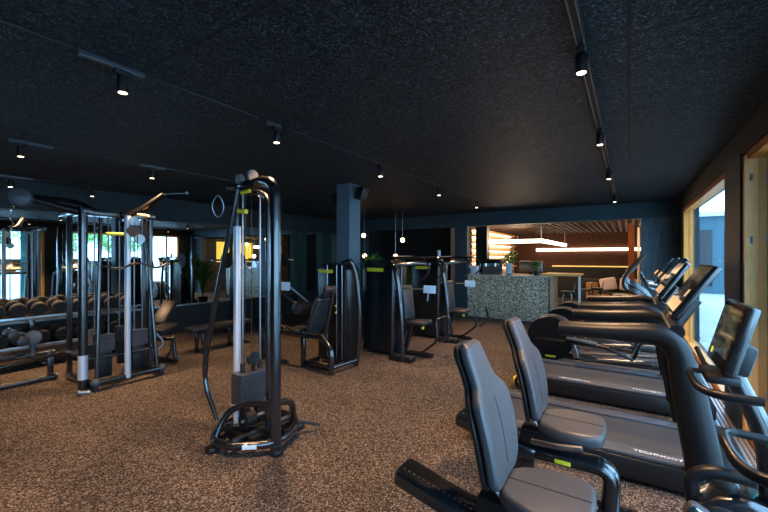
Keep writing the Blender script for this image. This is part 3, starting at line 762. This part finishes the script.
    MB().cyl(p, q, 0.018, 16).build('lime_logo', 'screen_lime', cs)
    MB().box(c + R2 @ Vector((0.06, 0, -0.10)), (0.09, 0.16, 0.16), 0.02, R2).build('console_bracket', 'black', t)
    MB().tube([(0.43, -0.04, 0.985), (0.275, -0.05, 1.0), (0.265, -0.14, 0.99), (0.29, -0.24, 0.95), (0.38, -0.29, 0.945), (0.51, -0.30, 0.95)], [0.014, 0.014, 0.016, 0.019, 0.021, 0.021], 0.06, 12).build('handlebar', 'tube', t)
    MB().tube([(0.43, 0.04, 0.985), (0.36, 0.12, 0.99), (0.34, 0.26, 1.06)], [0.012, 0.012, 0.014], 0.04, 12).build('handlebar', 'tube', t)
    return t
B = bike(); B.location = (0, 2.65, 0); B['label'] = 'recumbent bike farther from the camera, with its lit screen in view'; B['group'] = 'recumbent bikes'
A = dup(B, (0, 1.80, 0), 0, 'recumbent bike in the foreground, cut off by the bottom edge', 'recumbent bikes')
for o in [q for q in bpy.data.objects if q.parent == A and q.name.split('.')[0] in ('console', 'console_tray', 'console_bracket')]:
    for k in [q for q in bpy.data.objects if q.parent == o]: bpy.data.objects.remove(k)
    bpy.data.objects.remove(o)
cs = MB().box((0.56, 0, 1.06), (0.04, 0.20, 0.13), 0.01, rotm(0, math.radians(35), 0)).build('console', 'frame', A)
MB().box((0.54, 0, 1.075), (0.004, 0.17, 0.10), 0, rotm(0, math.radians(35), 0)).build('screen', 'glass_black', cs, False)
MB().tube([(0.45, 0, 0.98), (0.56, 0, 1.04)], 0.03, 0, 10).build('console_bracket', 'black', A)

# ================================================================= CABLE AND WEIGHT MACHINES (authored in room coordinates, stored relative to the machine's base)
class Mach:
    def __init__(s, name, label, cat, loc, group=None):
        s.t = thing(name, label, cat, loc, 0, group); s.o = Vector(loc)
    def p(s, mb, name, m, parent=None, smooth=True):
        bmesh.ops.translate(mb.bm, vec=-s.o, verts=mb.bm.verts)
        return mb.build(name, m, parent or s.t, smooth)
def wheel(c, r, axis, w_=0.022):
    m = MB(); m.lathe([(r * 0.35, -w_ / 2), (r, -w_ / 2), (r * 0.92, 0), (r, w_ / 2), (r * 0.35, w_ / 2)], c, 24, axis); return m
def stack(K, x0, x1, y0, y1, z0, n, h=0.022, pm='plate'):
    m = MB()
    for i in range(n): m.bb(x0, x1, y0, y1, z0 + i * h, z0 + i * h + h - 0.004, 0.002, 1)
    return K.p(m, 'weight_stack', pm, None, False)

# --- tall cable column in the middle
K = Mach('cable_column', 'tall cable column on a rounded tube base in the middle of the carpet', 'gym machine', (-2.8, 2.2, 0))
K.p(MB().tube([(-2.44, 2.14, 0.05), (-2.44, 2.14, 2.20), (-2.66, 2.16, 2.26), (-2.84, 2.17, 2.22), (-3.10, 2.17, 2.24)], [0.046, 0.046, 0.042, 0.036, 0.030], 0.15, 18), 'main_post', 'frame')
K.p(MB().tube([(-2.62, 2.22, 0.1), (-2.62, 2.22, 2.10), (-2.74, 2.24, 2.18), (-2.95, 2.24, 2.18)], 0.024, 0.12, 12), 'inner_post', 'frame')
K.p(MB().cyl((-3.02, 2.2, 0.06), (-3.02, 2.2, 1.88), 0.033, 20), 'counterweight_pole', 'silver')
K.p(MB().cyl((-3.02, 2.2, 1.88), (-3.02, 2.2, 2.22), 0.015, 12), 'pole_rod', 'frame')
for y in (2.17, 2.36): K.p(MB().cyl((-2.9, y, 0.12), (-2.9, y, 2.2), 0.009, 12), 'guide_rod', 'rod')
for y in (2.19, 2.35): K.p(MB().bb(-2.94, -2.86, y - 0.03, y + 0.03, 0.09, 0.295, 0.005), 'stack_support', 'black')
ws = stack(K, -2.97, -2.82, 2.10, 2.45, 0.30, 12, 0.0225)
for y in (2.17, 2.36): K.p(MB().cyl((-2.9, y, 0.57), (-2.9, y, 0.65), 0.022, 14), 'bushing', 'black')
K.p(wheel((-2.87, 2.26, 0.68), 0.062, 'x', 0.03), 'pulley', 'black')
K.p(MB().tube([(-2.87, 2.26, 0.57), (-2.87, 2.26, 0.66)], 0.02, 0, 8), 'pulley_mount', 'frame')
K.p(MB().cyl((-2.87, 2.24, 0.7), (-2.87, 2.24, 2.2), 0.003, 6), 'cable', 'rubber')
K.p(wheel((-2.78, 2.18, 2.31), 0.055, 'x', 0.025), 'pulley', 'steel'); K.p(wheel((-2.90, 2.14, 2.29), 0.045, 'x', 0.025), 'pulley', 'steel')
K.p(MB().bb(-2.93, -2.75, 2.13, 2.23, 2.22, 2.27, 0.008), 'pulley_bracket', 'frame')
K.p(MB().tube([(-2.90, 2.12, 2.20), (-3.16, 2.11, 1.35), (-3.38, 2.11, 0.62), (-3.36, 2.10, 0.38), (-3.19, 2.11, 0.10)], [0.018, 0.024, 0.026, 0.022, 0.018], 0.22, 12), 'swing_lever', 'frame')
K.p(MB().tube([(-3.10, 2.06 + 0.0, 2.18), (-3.12, 2.0, 2.05), (-3.10, 2.06, 1.93), (-3.08, 2.12, 2.05)], 0.005, 0.1, 8, closed=True), 'hand_loop', 'rod')
K.p(MB().cyl((-2.86, 2.10, 2.00), (-2.76, 2.10, 1.99), 0.020, 14), 'grip', 'lime'); K.p(MB().cyl((-2.85, 2.12, 2.16), (-2.74, 2.12, 2.17), 0.016, 14), 'grip', 'lime')
K.p(MB().cyl((-2.79, 2.11, 1.0), (-2.79, 2.11, 2.15), 0.004, 6), 'cable', 'rubber')
K.p(MB().tube([(-2.86, 1.86, 0.085), (-2.70, 1.88, 0.085), (-2.42, 2.10, 0.085), (-2.46, 2.34, 0.085), (-2.62, 2.56, 0.085), (-2.98, 2.56, 0.085), (-3.10, 2.30, 0.085), (-3.02, 1.98, 0.085)], 0.034, 0.12, 14, closed=True), 'base_ring', 'frame')
K.p(MB().tube([(-2.90, 1.90, 0.09), (-2.88, 1.98, 0.27), (-2.74, 2.06, 0.36), (-2.46, 2.14, 0.39)], 0.028, 0.12, 14), 'base_hoop', 'frame')
K.p(MB().tube([(-2.46, 2.16, 0.39), (-2.50, 2.38, 0.34), (-2.60, 2.50, 0.09)], 0.028, 0.12, 14), 'base_hoop', 'frame')
K.p(MB().tube([(-2.72, 1.93, 0.09), (-2.70, 2.3, 0.10), (-2.70, 2.54, 0.09)], 0.026, 0.1, 12), 'cross_tube', 'frame')
K.p(MB().tube([(-3.02, 2.05, 0.09), (-2.45, 2.25, 0.12)], 0.024, 0.1, 12), 'cross_tube', 'frame')
K.p(MB().bb(-3.0, -2.62, 2.06, 2.50, 0.03, 0.09, 0.01), 'base_plate', 'black')
for c in ((-2.88, 1.86), (-2.40, 2.12), (-2.60, 2.56), (-3.0, 2.54)): K.p(MB().cyl((*c, 0), (*c, 0.045), 0.055, 20, bevel=0.01), 'foot', 'black')
K.p(wheel((-2.76, 2.12, 0.20), 0.065, 'y', 0.10), 'counterweight', 'black'); K.p(wheel((-2.72, 2.26, 0.22), 0.07, 'y', 0.05), 'counterweight', 'steel')
K.p(MB().cyl((-2.76, 2.05, 0.20), (-2.72, 2.32, 0.22), 0.014, 12), 'counterweight_axle', 'steel')
K.p(MB().tube([(-2.52, 2.46, 0.12), (-2.44, 2.60, 0.06), (-2.41, 2.64, 0.045)], 0.014, 0.03, 10), 'foot_lever', 'black')
R = Vector((-2.42, 2.10, 0)) - Vector((-2.70, 1.88, 0)); az = math.atan2(R.y, R.x)
K.p(MB().box((-2.535, 1.958, 0.088), (0.11, 0.006, 0.034), 0, rotm(0, 0, az)), 'name_plate', 'white', None, False)

# --- cable tower at the left
K = Mach('cable_tower', 'large multi-post cable tower in front of the dumbbell rack', 'gym machine', (-5.8, 2.3, 0))
K.p(MB().tube([(-5.52, 1.88, 0.0), (-5.52, 1.88, 2.20)], 0.048, 0, 16), 'front_post', 'frame')
K.p(MB().cyl((-5.52, 1.88, 0.13), (-5.52, 1.88, 0.42), 0.051, 18), 'post_sleeve', 'silver')
K.p(MB().bb(-6.25, -6.19, 1.94, 2.00, 0, 2.2, 0.01), 'rear_post', 'frame'); K.p(MB().bb(-6.26, -6.18, 2.86, 2.94, 0, 2.2, 0.01), 'rear_post', 'frame')
K.p(MB().tube([(-5.60, 2.68, 0.05), (-5.60, 2.68, 2.18)], 0.036, 0, 14), 'front_post', 'frame')
K.p(MB().tube([(-5.36, 1.96, 0.07), (-5.46, 2.04, 2.08)], 0.024, 0, 12), 'diagonal_post', 'frame')
K.p(MB().tube([(-5.36, 2.66, 0.07), (-5.56, 2.60, 2.08)], 0.022, 0, 12), 'diagonal_post', 'frame')
K.p(MB().cyl((-5.32, 2.28, 0.08), (-5.32, 2.28, 2.12), 0.034, 18), 'chrome_column', 'silver')
K.p(MB().tube([(-5.33, 1.94, 0.10), (-5.33, 2.70, 0.10)], 0.034, 0, 14), 'base_tube', 'frame')
for y in (1.94, 2.70): K.p(MB().sph((-5.33, y, 0.10), 0.052), 'end_knob', 'rail_blue'); K.p(MB().cyl((-5.33, y, 0), (-5.33, y, 0.07), 0.03), 'foot', 'black')
K.p(MB().bb(-6.24, -5.48, 1.91, 1.97, 0.34, 0.39, 0.01), 'side_beam', 'frame'); K.p(MB().bb(-6.24, -5.56, 2.65, 2.71, 0.34, 0.39, 0.01), 'side_beam', 'frame')
K.p(MB().bb(-6.24, -5.36, 1.92, 1.98, 0.02, 0.09, 0.01), 'floor_beam', 'frame'); K.p(MB().bb(-6.24, -5.36, 2.65, 2.71, 0.02, 0.09, 0.01), 'floor_beam', 'frame')
K.p(MB().tube([(-5.48, 1.92, 0.36), (-5.48, 2.68, 0.36)], 0.026, 0, 12), 'cross_beam', 'frame')
K.p(MB().tube([(-5.95, 1.2, 0.35), (-6.2, 1.95, 0.36)], 0.026, 0, 12), 'cross_beam', 'frame')
for (x0, y0) in ((-5.62, 2.02), (-5.62, 2.42), (-6.12, 2.05), (-6.12, 2.45)):
    stack(K, x0 - 0.02, x0 + 0.10, y0, y0 + 0.20, 0.42, 9, 0.023, 'rail_blue')
    K.p(MB().bb(x0 + 0.01, x0 + 0.08, y0 + 0.02, y0 + 0.18, 0.09, 0.415, 0.006), 'stack_riser', 'black')
    for yy in (0.05, 0.15): K.p(MB().cyl((x0 + 0.04, y0 + yy, 0.38), (x0 + 0.04, y0 + yy, 2.12), 0.009, 10), 'guide_rod', 'rod')
for y in (1.86, 2.60): K.p(MB().bb(-6.26, -5.45, y, y + 0.09, 2.12, 2.20, 0.01), 'top_beam', 'frame')
K.p(MB().bb(-5.66, -5.50, 1.88, 2.70, 2.11, 2.19, 0.01), 'top_beam', 'frame')
K.p(MB().tube([(-5.56, 1.9, 2.14), (-5.62, 1.75, 2.17), (-5.62, 1.36, 2.27)], [0.05, 0.048, 0.04], 0.1, 14), 'swing_arm', 'tube')
K.p(MB().cyl((-5.62, 1.36, 2.25), (-5.53, 1.32, 2.25), 0.095, 26, bevel=0.01), 'arm_disc', 'rail_blue')
K.p(MB().tube([(-5.50, 2.30, 2.14), (-5.40, 2.46, 2.20), (-5.12, 2.62, 2.42)], [0.045, 0.042, 0.03], 0.1, 14), 'swing_arm', 'tube')
K.p(MB().tube([(-5.60, 2.1, 2.15), (-5.9, 1.95, 2.30), (-6.15, 1.6, 2.34)], 0.03, 0.1, 12), 'swing_arm', 'tube')
K.p(MB().cyl((-5.12, 2.62, 2.42), (-5.0, 2.86, 2.46), 0.004, 6), 'cable', 'steel'); K.p(MB().sph((-5.0, 2.86, 2.46), 0.022), 'cable_stop', 'steel')
for i in range(9): K.p(MB().tube([(-5.60 + 0.012 * math.cos(i * 2), 1.27, 2.16 - i * 0.03), (-5.60, 1.27 + 0.02 * math.cos(i * 2.2), 2.14 - i * 0.03), (-5.60, 1.27, 2.125 - i * 0.03)], 0.006, 0.01, 6), 'chain_link', 'chrome')
K.p(wheel((-5.28, 2.33, 1.93), 0.075, 'x', 0.03), 'pulley', 'black'); K.p(wheel((-5.28, 2.33, 2.05), 0.06, 'x', 0.03), 'pulley', 'steel')
K.p(wheel((-5.26, 2.39, 1.83), 0.06, 'x', 0.03), 'pulley', 'steel')
K.p(MB().cyl((-5.26, 2.02, 1.88), (-5.26, 2.20, 1.88), 0.021, 14), 'grip', 'lime'); K.p(MB().cyl((-5.26, 2.36, 2.14), (-5.26, 2.5, 2.13), 0.02, 14), 'grip', 'palewood')
K.p(MB().cyl((-5.24, 2.36, 1.53), (-5.24, 2.36, 1.9), 0.005, 6), 'cable', 'rubber')
K.p(MB().tube([(-5.24, 1.98, 1.50), (-5.24, 2.09, 1.46), (-5.24, 2.20, 1.46), (-5.24, 2.30, 1.52), (-5.24, 2.42, 1.52), (-5.24, 2.52, 1.46), (-5.24, 2.62, 1.46), (-5.24, 2.72, 1.51)], 0.014, 0.07, 10), 'curl_bar', 'chrome')
K.p(MB().tube([(-5.40, 1.80, 0.03), (-5.30, 1.74, 0.05), (-5.26, 1.86, 0.03)], 0.016, 0.03, 8), 'ankle_handle', 'steel')
# low pulley seat running out of the left edge
K = Mach('low_row_bench', 'low rowing seat with blue roller disc at the left edge', 'gym machine', (-6.3, 1.4, 0))
K.p(MB().tube([(-6.32, 0.5, 0.04), (-6.32, 1.87, 0.04)], 0.034, 0, 12), 'floor_rail', 'frame')
K.p(MB().tube([(-6.32, 0.5, 0.33), (-6.32, 1.84, 0.37)], 0.030, 0, 12), 'seat_rail', 'frame')
for y in (0.6, 1.8): K.p(MB().bb(-6.35, -6.29, y - 0.03, y + 0.03, 0.04, 0.37, 0.005), 'rail_post', 'frame')
K.p(MB().bb(-6.45, -6.15, 0.55, 1.45, 0.37, 0.44, 0.03), 'seat', 'padback')
K.p(MB().cyl((-6.28, 1.62, 0.36), (-6.28, 1.62, 0.55), 0.03, 14), 'roller_post', 'rail_blue')
K.p(MB().cyl((-6.24, 1.62, 0.60), (-6.20, 1.60, 0.60), 0.085, 26, bevel=0.006), 'roller_disc', 'rail_blue')
for i, (y, z) in enumerate(((1.50, 0.57), (1.42, 0.66))): K.p(MB().cyl((-6.42, y, z), (-6.16, y, z), 0.058, 18, bevel=0.012), 'roller_pad', 'padback')
K.p(MB().cyl((-6.30, 1.62, 0.6), (-6.3, 1.40, 0.74), 0.012, 10), 'roller_arm', 'chrome')

# --- seated machine beside the column (the seat faces the mirror wall)
K = Mach('leg_curl_machine', 'seated leg machine with curved tube frame in front of the column', 'gym machine', (-3.6, 4.2, 0))
K.p(MB().prism([(-4.0, 0.05), (-4.0, 1.42), (-3.92, 1.50), (-3.55, 1.50), (-3.47, 1.42), (-3.47, 0.05)], 'y', 4.34, 4.70, 0.02), 'weight_tower', 'shroud')
K.p(MB().bb(-3.99, -3.70, 4.325, 4.338, 1.36, 1.41, 0.004), 'lime_label', 'lime')
for y, x in ((4.33, -3.62), (4.33, -3.52), (4.33, -3.80)): K.p(MB().cyl((x, y, 0.1), (x, y, 1.48), 0.007, 10), 'guide_rod', 'rod')
K.p(MB().tube([(-3.50, 4.32, 1.50), (-3.38, 4.36, 1.56), (-3.34, 4.44, 1.30), (-3.30, 4.48, 0.7), (-3.36, 4.47, 0.02)], 0.036, 0.3, 16), 'curved_frame', 'frame')
K.p(MB().tube([(-3.36, 4.47, 0.09), (-3.40, 3.97, 0.09)], 0.034, 0, 14), 'base_tube', 'frame')
K.p(MB().tube([(-3.40, 3.95, 0.0), (-3.39, 3.95, 0.34), (-3.62, 3.98, 0.50)], 0.042, 0.2, 16), 'front_leg', 'frame')
K.p(MB().bb(-3.99, -3.50, 4.02, 4.08, 0.02, 0.08, 0.01), 'floor_beam', 'frame'); K.p(MB().bb(-4.01, -3.95, 3.98, 4.04, 0, 0.44, 0.01), 'side_leg', 'frame'); K.p(MB().bb(-4.01, -3.95, 4.04, 4.34, 0.02, 0.08, 0.01), 'floor_beam', 'frame')
K.p(MB().tube([(-4.9, 4.02, 0.44), (-3.6, 4.02, 0.46)], 0.032, 0, 12), 'seat_beam', 'frame'); K.p(MB().bb(-4.88, -4.80, 3.98, 4.06, 0, 0.44, 0.01), 'side_leg', 'frame')
K.p(MB().box((-4.02, 4.02, 0.53), (0.44, 0.38, 0.08), 0.03, rotm(0, -0.05, 0), 3), 'seat', 'pad_dark')
K.p(MB().box((-3.66, 4.02, 0.80), (0.08, 0.36, 0.52), 0.035, rotm(0, 0.38, 0), 3), 'backrest', 'pad_dark'); K.p(MB().box((-3.50, 4.02, 1.12), (0.08, 0.24, 0.16), 0.03, rotm(0, 0.38, 0), 3), 'headrest', 'pad_dark')
K.p(MB().tube([(-3.58, 4.02, 0.48), (-3.42, 4.02, 1.12)], 0.03, 0, 12), 'back_tube', 'frame')
K.p(MB().cyl((-3.98, 3.86, 0.86), (-3.98, 4.16, 0.86), 0.085, 22, bevel=0.02), 'thigh_roller', 'pad_dark')
K.p(MB().tube([(-3.98, 4.0, 0.86), (-4.35, 4.0, 1.02)], 0.018, 0, 10), 'roller_arm', 'steel'); K.p(MB().tube([(-4.30, 4.05, 1.15), (-4.05, 4.25, 0.88), (-3.9, 4.3, 0.7)], 0.016, 0, 10), 'roller_arm', 'steel')
K.p(MB().cyl((-4.62, 3.90, 0.62), (-4.62, 4.16, 0.62), 0.07, 20, bevel=0.02), 'ankle_roller', 'pad_dark')
K.p(MB().tube([(-4.62, 4.02, 0.62), (-4.30, 4.02, 0.50)], 0.02, 0, 10), 'roller_arm', 'frame')
K.p(MB().tube([(-3.7, 3.84, 0.50), (-3.95, 3.80, 0.56), (-4.12, 3.80, 0.62)], 0.015, 0.06, 10), 'hand_grip', 'tube')
K.p(MB().box((-4.38, 4.0, 1.16), (0.20, 0.012, 0.13), 0.003, rotm(0, 0.05, math.radians(25))), 'placard', 'paper')
for z in (0.78, 0.88): K.p(MB().cyl((-3.63, 4.318, z), (-3.63, 4.332, z), 0.016, 12), 'pin_knob', 'lime')

# --- two press machines
def press(label, oy, ox=0.0, first=True):
    K = Mach('press_machine', label, 'gym machine', (-3.2, 5.4, 0), 'press machines by the column')
    K.p(MB().prism([(-3.78, 0.05), (-3.78, 1.46), (-3.70, 1.53), (-3.24, 1.53), (-3.16, 1.44), (-3.16, 0.05)], 'y', 5.20, 5.62, 0.02), 'weight_tower', 'shroud')
    K.p(MB().bb(-3.68, -3.36, 5.18, 5.198, 1.36, 1.42, 0.004), 'lime_label', 'lime')
    K.p(MB().box((-3.5, 5.4, 1.535), (0.5, 0.3, 0.03), 0.012), 'top_cap', 'frame')
    for x in (-3.18, -3.02): K.p(MB().bb(x - 0.018, x + 0.018, 5.16, 5.20, 0.05, 1.48, 0.006), 'guide_rail', 'plate')
    K.p(MB().tube([(-3.45, 5.06, 1.49), (-3.06, 5.02, 1.52), (-2.98, 5.02, 1.2), (-2.92, 5.02, 0.7), (-2.89, 5.02, 0.02)], 0.036, 0.22, 16), 'curved_frame', 'frame')
    K.p(MB().tube([(-3.06, 5.04, 1.47), (-2.86, 5.4, 1.50), (-2.78, 5.7, 1.48)], 0.032, 0.1, 12), 'top_tube', 'frame')
    K.p(MB().bb(-3.15, -2.74, 5.00, 5.16, 0, 0.09, 0.02), 'foot_plate', 'black'); K.p(MB().bb(-3.2, -2.60, 5.42, 5.50, 0.0, 0.07, 0.01), 'floor_beam', 'frame')
    K.p(MB().tube([(-3.1, 5.46, 0.05), (-3.0, 5.46, 0.40), (-2.98, 5.46, 0.5)], 0.035, 0.1, 12), 'seat_post', 'frame')
    K.p(MB().box((-2.86, 5.46, 0.55), (0.36, 0.34, 0.07), 0.028, None, 3), 'seat', 'pad_dark')
    K.p(MB().box((-3.06, 5.46, 0.86), (0.08, 0.32, 0.56), 0.03, rotm(0, -0.12, 0), 3), 'backrest', 'pad_dark')
    K.p(MB().cyl((-2.74, 5.38, 0.46), (-2.74, 5.38, 0.50), 0.025, 12), 'adjust_knob', 'lime')
    # overhead press arms
    K.p(MB().tube([(-3.15, 5.10, 1.58), (-2.62, 5.15, 1.60), (-2.52, 5.15, 1.48), (-2.52, 5.15, 1.36), (-2.62, 5.13, 1.26)], 0.016, 0.08, 10), 'press_arm', 'frame')
    K.p(MB().tube([(-3.15, 5.75, 1.58), (-2.62, 5.70, 1.60), (-2.52, 5.70, 1.48), (-2.52, 5.70, 1.36), (-2.62, 5.72, 1.26)], 0.016, 0.08, 10), 'press_arm', 'frame')
    K.p(MB().tube([(-3.12, 5.10, 1.60), (-3.12, 5.75, 1.60)], 0.02, 0, 10), 'arm_axle', 'steel')
    K.p(MB().tube([(-2.60, 5.3, 1.07), (-2.62, 5.3, 0.92)], 0.013, 0, 8), 'hand_grip', 'steel')
    K.p(MB().tube([(-3.15, 5.22, 1.10), (-2.66, 5.30, 1.10)], 0.010, 0, 8), 'placard_rod', 'steel')
    K.p(MB().box((-2.58, 5.30, 1.10), (0.19, 0.012, 0.12), 0.003, rotm(0, 0.05, math.radians(25))), 'placard', 'paper')
    # foot bar loop
    K.p(MB().tube([(-2.95, 5.25, 0.10), (-2.72, 5.3, 0.10), (-2.48, 5.35, 0.30), (-2.50, 5.35, 0.64), (-2.34, 5.45, 0.70), (-2.30, 5.55, 0.42), (-2.46, 5.48, 0.28)], 0.018, 0.06, 10), 'foot_bar', 'frame')
    return K.t
P1 = press('dark press machine right of the column, with bent foot bar', 0)
dup(P1, (-3.13, 6.98, 0), 0, 'farthest dark press machine, nearest the bar counter', 'press machines by the column')
tag(MB().cyl((-3.1, 6.78, 1.552), (-3.1, 6.78, 1.73), 0.03, 16).build('paper_roll', 'paper'), 'white paper roll standing on top of the farthest press machine', 'paper roll')

# --- dumbbell rack
K = Mach('dumbbell_rack', 'two-tier black dumbbell rack along the mirror wall', 'rack', (-7.5, 1.95, 0))
for z, x in ((0.72, -7.55), (0.32, -7.45)):
    K.p(MB().box((x, 2.0, z), (0.42, 2.6, 0.03), 0.006, rotm(0, 0.12, 0)), 'shelf', 'frame')
    K.p(MB().bb(x + 0.20, x + 0.225, 0.7, 3.3, z - 0.04, z + 0.012, 0.004), 'front_rail', 'steel')
for y in (0.8, 2.0, 3.2): K.p(MB().bb(-7.84, -7.77, y - 0.03, y + 0.03, 0, 0.80, 0.01), 'upright', 'frame'); K.p(MB().bb(-7.84, -7.22, y - 0.03, y + 0.03, 0, 0.06, 0.01), 'foot', 'frame')
def dumbbell():
    t = thing('dumbbell', '', 'dumbbell')
    MB().cyl((-0.07, 0, 0), (0.07, 0, 0), 0.016, 12).build('handle', 'chrome', t)
    for s in (-1, 1):
        hd = MB(); hd.lathe([(0.07, s * 0.065), (0.098, s * 0.075), (0.098, s * 0.145), (0.082, s * 0.158), (0.035, s * 0.158), (0.03, s * 0.152)], (0, 0, 0), 22, 'x'); hd.build('head', 'rubber', t)
    return t
D0 = dumbbell(); n = 0
ordn = ['first', 'second', 'third', 'fourth', 'fifth', 'sixth', 'seventh', 'eighth', 'ninth', 'tenth', 'eleventh']
for row, (x, z) in enumerate(((-7.55, 0.840), (-7.45, 0.440))):
    for i in range(11):
        y = 0.82 + i * 0.235
        l = 'black dumbbell, %s from the left on the %s tier of the rack' % (ordn[i], ('upper', 'lower')[row])
        o = D0 if n == 0 else copy_tree(D0); n += 1
        o.location = (x, y, z); o.rotation_euler = (0, 0.12, 0); o['label'] = l; o['group'] = 'black dumbbells on the %s tier' % ('upper', 'lower')[row]

# --- benches
K = Mach('flat_bench', 'long flat black bench before the mirror wall', 'bench', (-6.0, 4.0, 0))
K.p(MB().bb(-6.14, -5.86, 3.45, 4.62, 0.38, 0.45, 0.025), 'pad', 'padback')
K.p(MB().bb(-6.03, -5.97, 3.5, 4.55, 0.33, 0.38, 0.006), 'frame', 'frame')
for y in (3.66, 4.28):
    for x in (-6.1, -5.9): K.p(MB().bb(x - 0.025, x + 0.025, y - 0.025, y + 0.025, 0, 0.35, 0.004), 'leg', 'frame')
K = Mach('leg_curl_bench', 'low leg bench with blue-grey rollers between tower and flat bench', 'bench', (-6.0, 3.1, 0))
K.p(MB().tube([(-6.4, 2.98, 0.04), (-5.72, 3.12, 0.04)], 0.028, 0, 12), 'floor_tube', 'frame'); K.p(MB().tube([(-5.9, 3.06, 0.06), (-6.4, 3.4, 0.06)], 0.026, 0, 12), 'floor_tube', 'frame')
K.p(MB().tube([(-6.4, 2.95, 0.30), (-5.95, 3.2, 0.33)], 0.03, 0, 12), 'side_tube', 'frame'); K.p(MB().tube([(-5.78, 3.12, 0.04), (-5.80, 3.12, 0.30)], 0.025, 0, 12), 'upright', 'frame')
K.p(MB().tube([(-5.80, 3.12, 0.30), (-6.15, 3.3, 0.32), (-6.4, 3.4, 0.12)], 0.028, 0.05, 12), 'incline_tube', 'frame')
K.p(MB().box((-6.3, 3.2, 0.46), (0.28, 0.40, 0.07), 0.025, rotm(0.1, 0, 0.5), 3), 'seat', 'pad_dark')
K.p(MB().box((-6.62, 3.4, 0.66), (0.26, 0.5, 0.07), 0.025, rotm(0.75, 0, 0.5), 3), 'backrest', 'pad_dark')
for (x, y, z) in ((-5.95, 2.86, 0.46), (-5.88, 2.9, 0.16)): K.p(MB().cyl((x - 0.22, y, z), (x, y - 0.02, z), 0.058, 20, bevel=0.02), 'roller', 'rail_blue')
K.p(MB().tube([(-6.0, 2.92, 0.5), (-5.95, 3.05, 0.30), (-5.95, 2.9, 0.16)], 0.016, 0.05, 10), 'roller_arm', 'steel')
K.p(MB().sph((-5.72, 3.12, 0.09), 0.035), 'end_knob', 'rail_blue')
# --- squat rack with a barbell
K = Mach('squat_rack', 'tall squat rack holding a barbell in front of the mirror', 'rack', (-7.2, 5.7, 0))
for y in (5.1, 6.3):
    K.p(MB().bb(-7.24, -7.18, y - 0.03, y + 0.03, 0, 2.1, 0.006), 'post', 'frame'); K.p(MB().bb(-7.55, -6.8, y - 0.03, y + 0.03, 0, 0.06, 0.006), 'foot', 'frame')
    K.p(MB().tube([(-7.18, y, 1.50), (-7.09, y, 1.50), (-7.09, y, 1.56)], 0.012, 0.02, 8), 'hook', 'steel')
K.p(MB().bb(-7.24, -7.18, 5.1, 6.3, 2.04, 2.1, 0.006), 'crossbar', 'frame')
t = thing('barbell', 'steel barbell with round plates on the squat rack', 'barbell', (-7.125, 5.7, 1.53))
MB().cyl((0, -1.1, 0), (0, 1.1, 0), 0.014, 12).build('bar', 'chrome', t)
for s in (-1, 1): MB().cyl((0, s * 0.74, 0), (0, s * 0.80, 0), 0.17, 28, bevel=0.01).build('plate', 'rubber', t)

# ================================================================= OUTSIDE
struct('ground_outside', MB().bb(XW + 0.25, 60, -40, 9.8, -0.25, -0.03), 'paving')
struct('ground_outside_far', MB().bb(1.22, 60, 9.8, 60, -0.25, -0.03), 'paving')
def tree(loc, h, r, label):
    t = thing('tree', label, 'tree', loc, 0, 'trees outside the windows')
    MB().tube([(0, 0, 0), (0.1, 0.05, h * 0.35), (0.0, 0.1, h * 0.65)], [0.16, 0.12, 0.07], 0.3, 10).build('trunk', 'bark', t)
    lf = MB()
    for i in range(2600):
        d = Vector((random.gauss(0, 1), random.gauss(0, 1), random.gauss(0, 1))).normalized() * r * random.uniform(0.55, 1) ** 0.6
        lump = 1 + 0.25 * math.sin(d.x * 4 / r + 1) * math.cos(d.y * 5 / r)
        p = Vector((d.x * lump, d.y * lump, h * 0.62 + d.z * 0.75 * lump))
        a = Vector((random.gauss(0, 1), random.gauss(0, 1), random.gauss(0, 1))).normalized(); b = a.orthogonal().normalized(); L = 0.13
        vs = [lf.bm.verts.new(q) for q in (p, p + a * L + b * L * .4, p + a * L * 2, p + a * L - b * L * .4)]; lf.bm.faces.new(vs)
    lf.build('foliage', 'leaf2', t, False)
tree((10.5, 4.6, -0.03), 5.2, 1.7, 'leafy tree outside, nearest the camera side of the windows')
tree((12.0, 8.9, -0.03), 5.6, 1.9, 'leafy tree outside, middle of the three')
tree((15.5, 13.0, -0.03), 5.0, 1.8, 'leafy tree outside, farthest along the windows')
K = Mach('building', 'blue-grey annex building seen along the window wall', 'building', (6.5, 24, 0))
K.p(MB().bb(1.7, 12, 22, 30, -0.03, 3.4), 'wall', 'facade', None, False)
for x in (1.9, 3.5, 5.0, 6.6, 8.2, 9.8): K.p(MB().bb(x, x + 1.2, 21.97, 22.0, 0.3, 2.8), 'window', 'glass_black', None, False)
K.p(MB().bb(1.5, 12.2, 21.7, 30.2, 3.4, 3.6), 'roof', 'pale_facade', None, False)

for q in [q for q in bpy.data.objects if q.parent == A and q.name.startswith('handlebar') and max(v.co.y for v in q.data.vertices) > 0.1]:
    q.location.x += 0.16
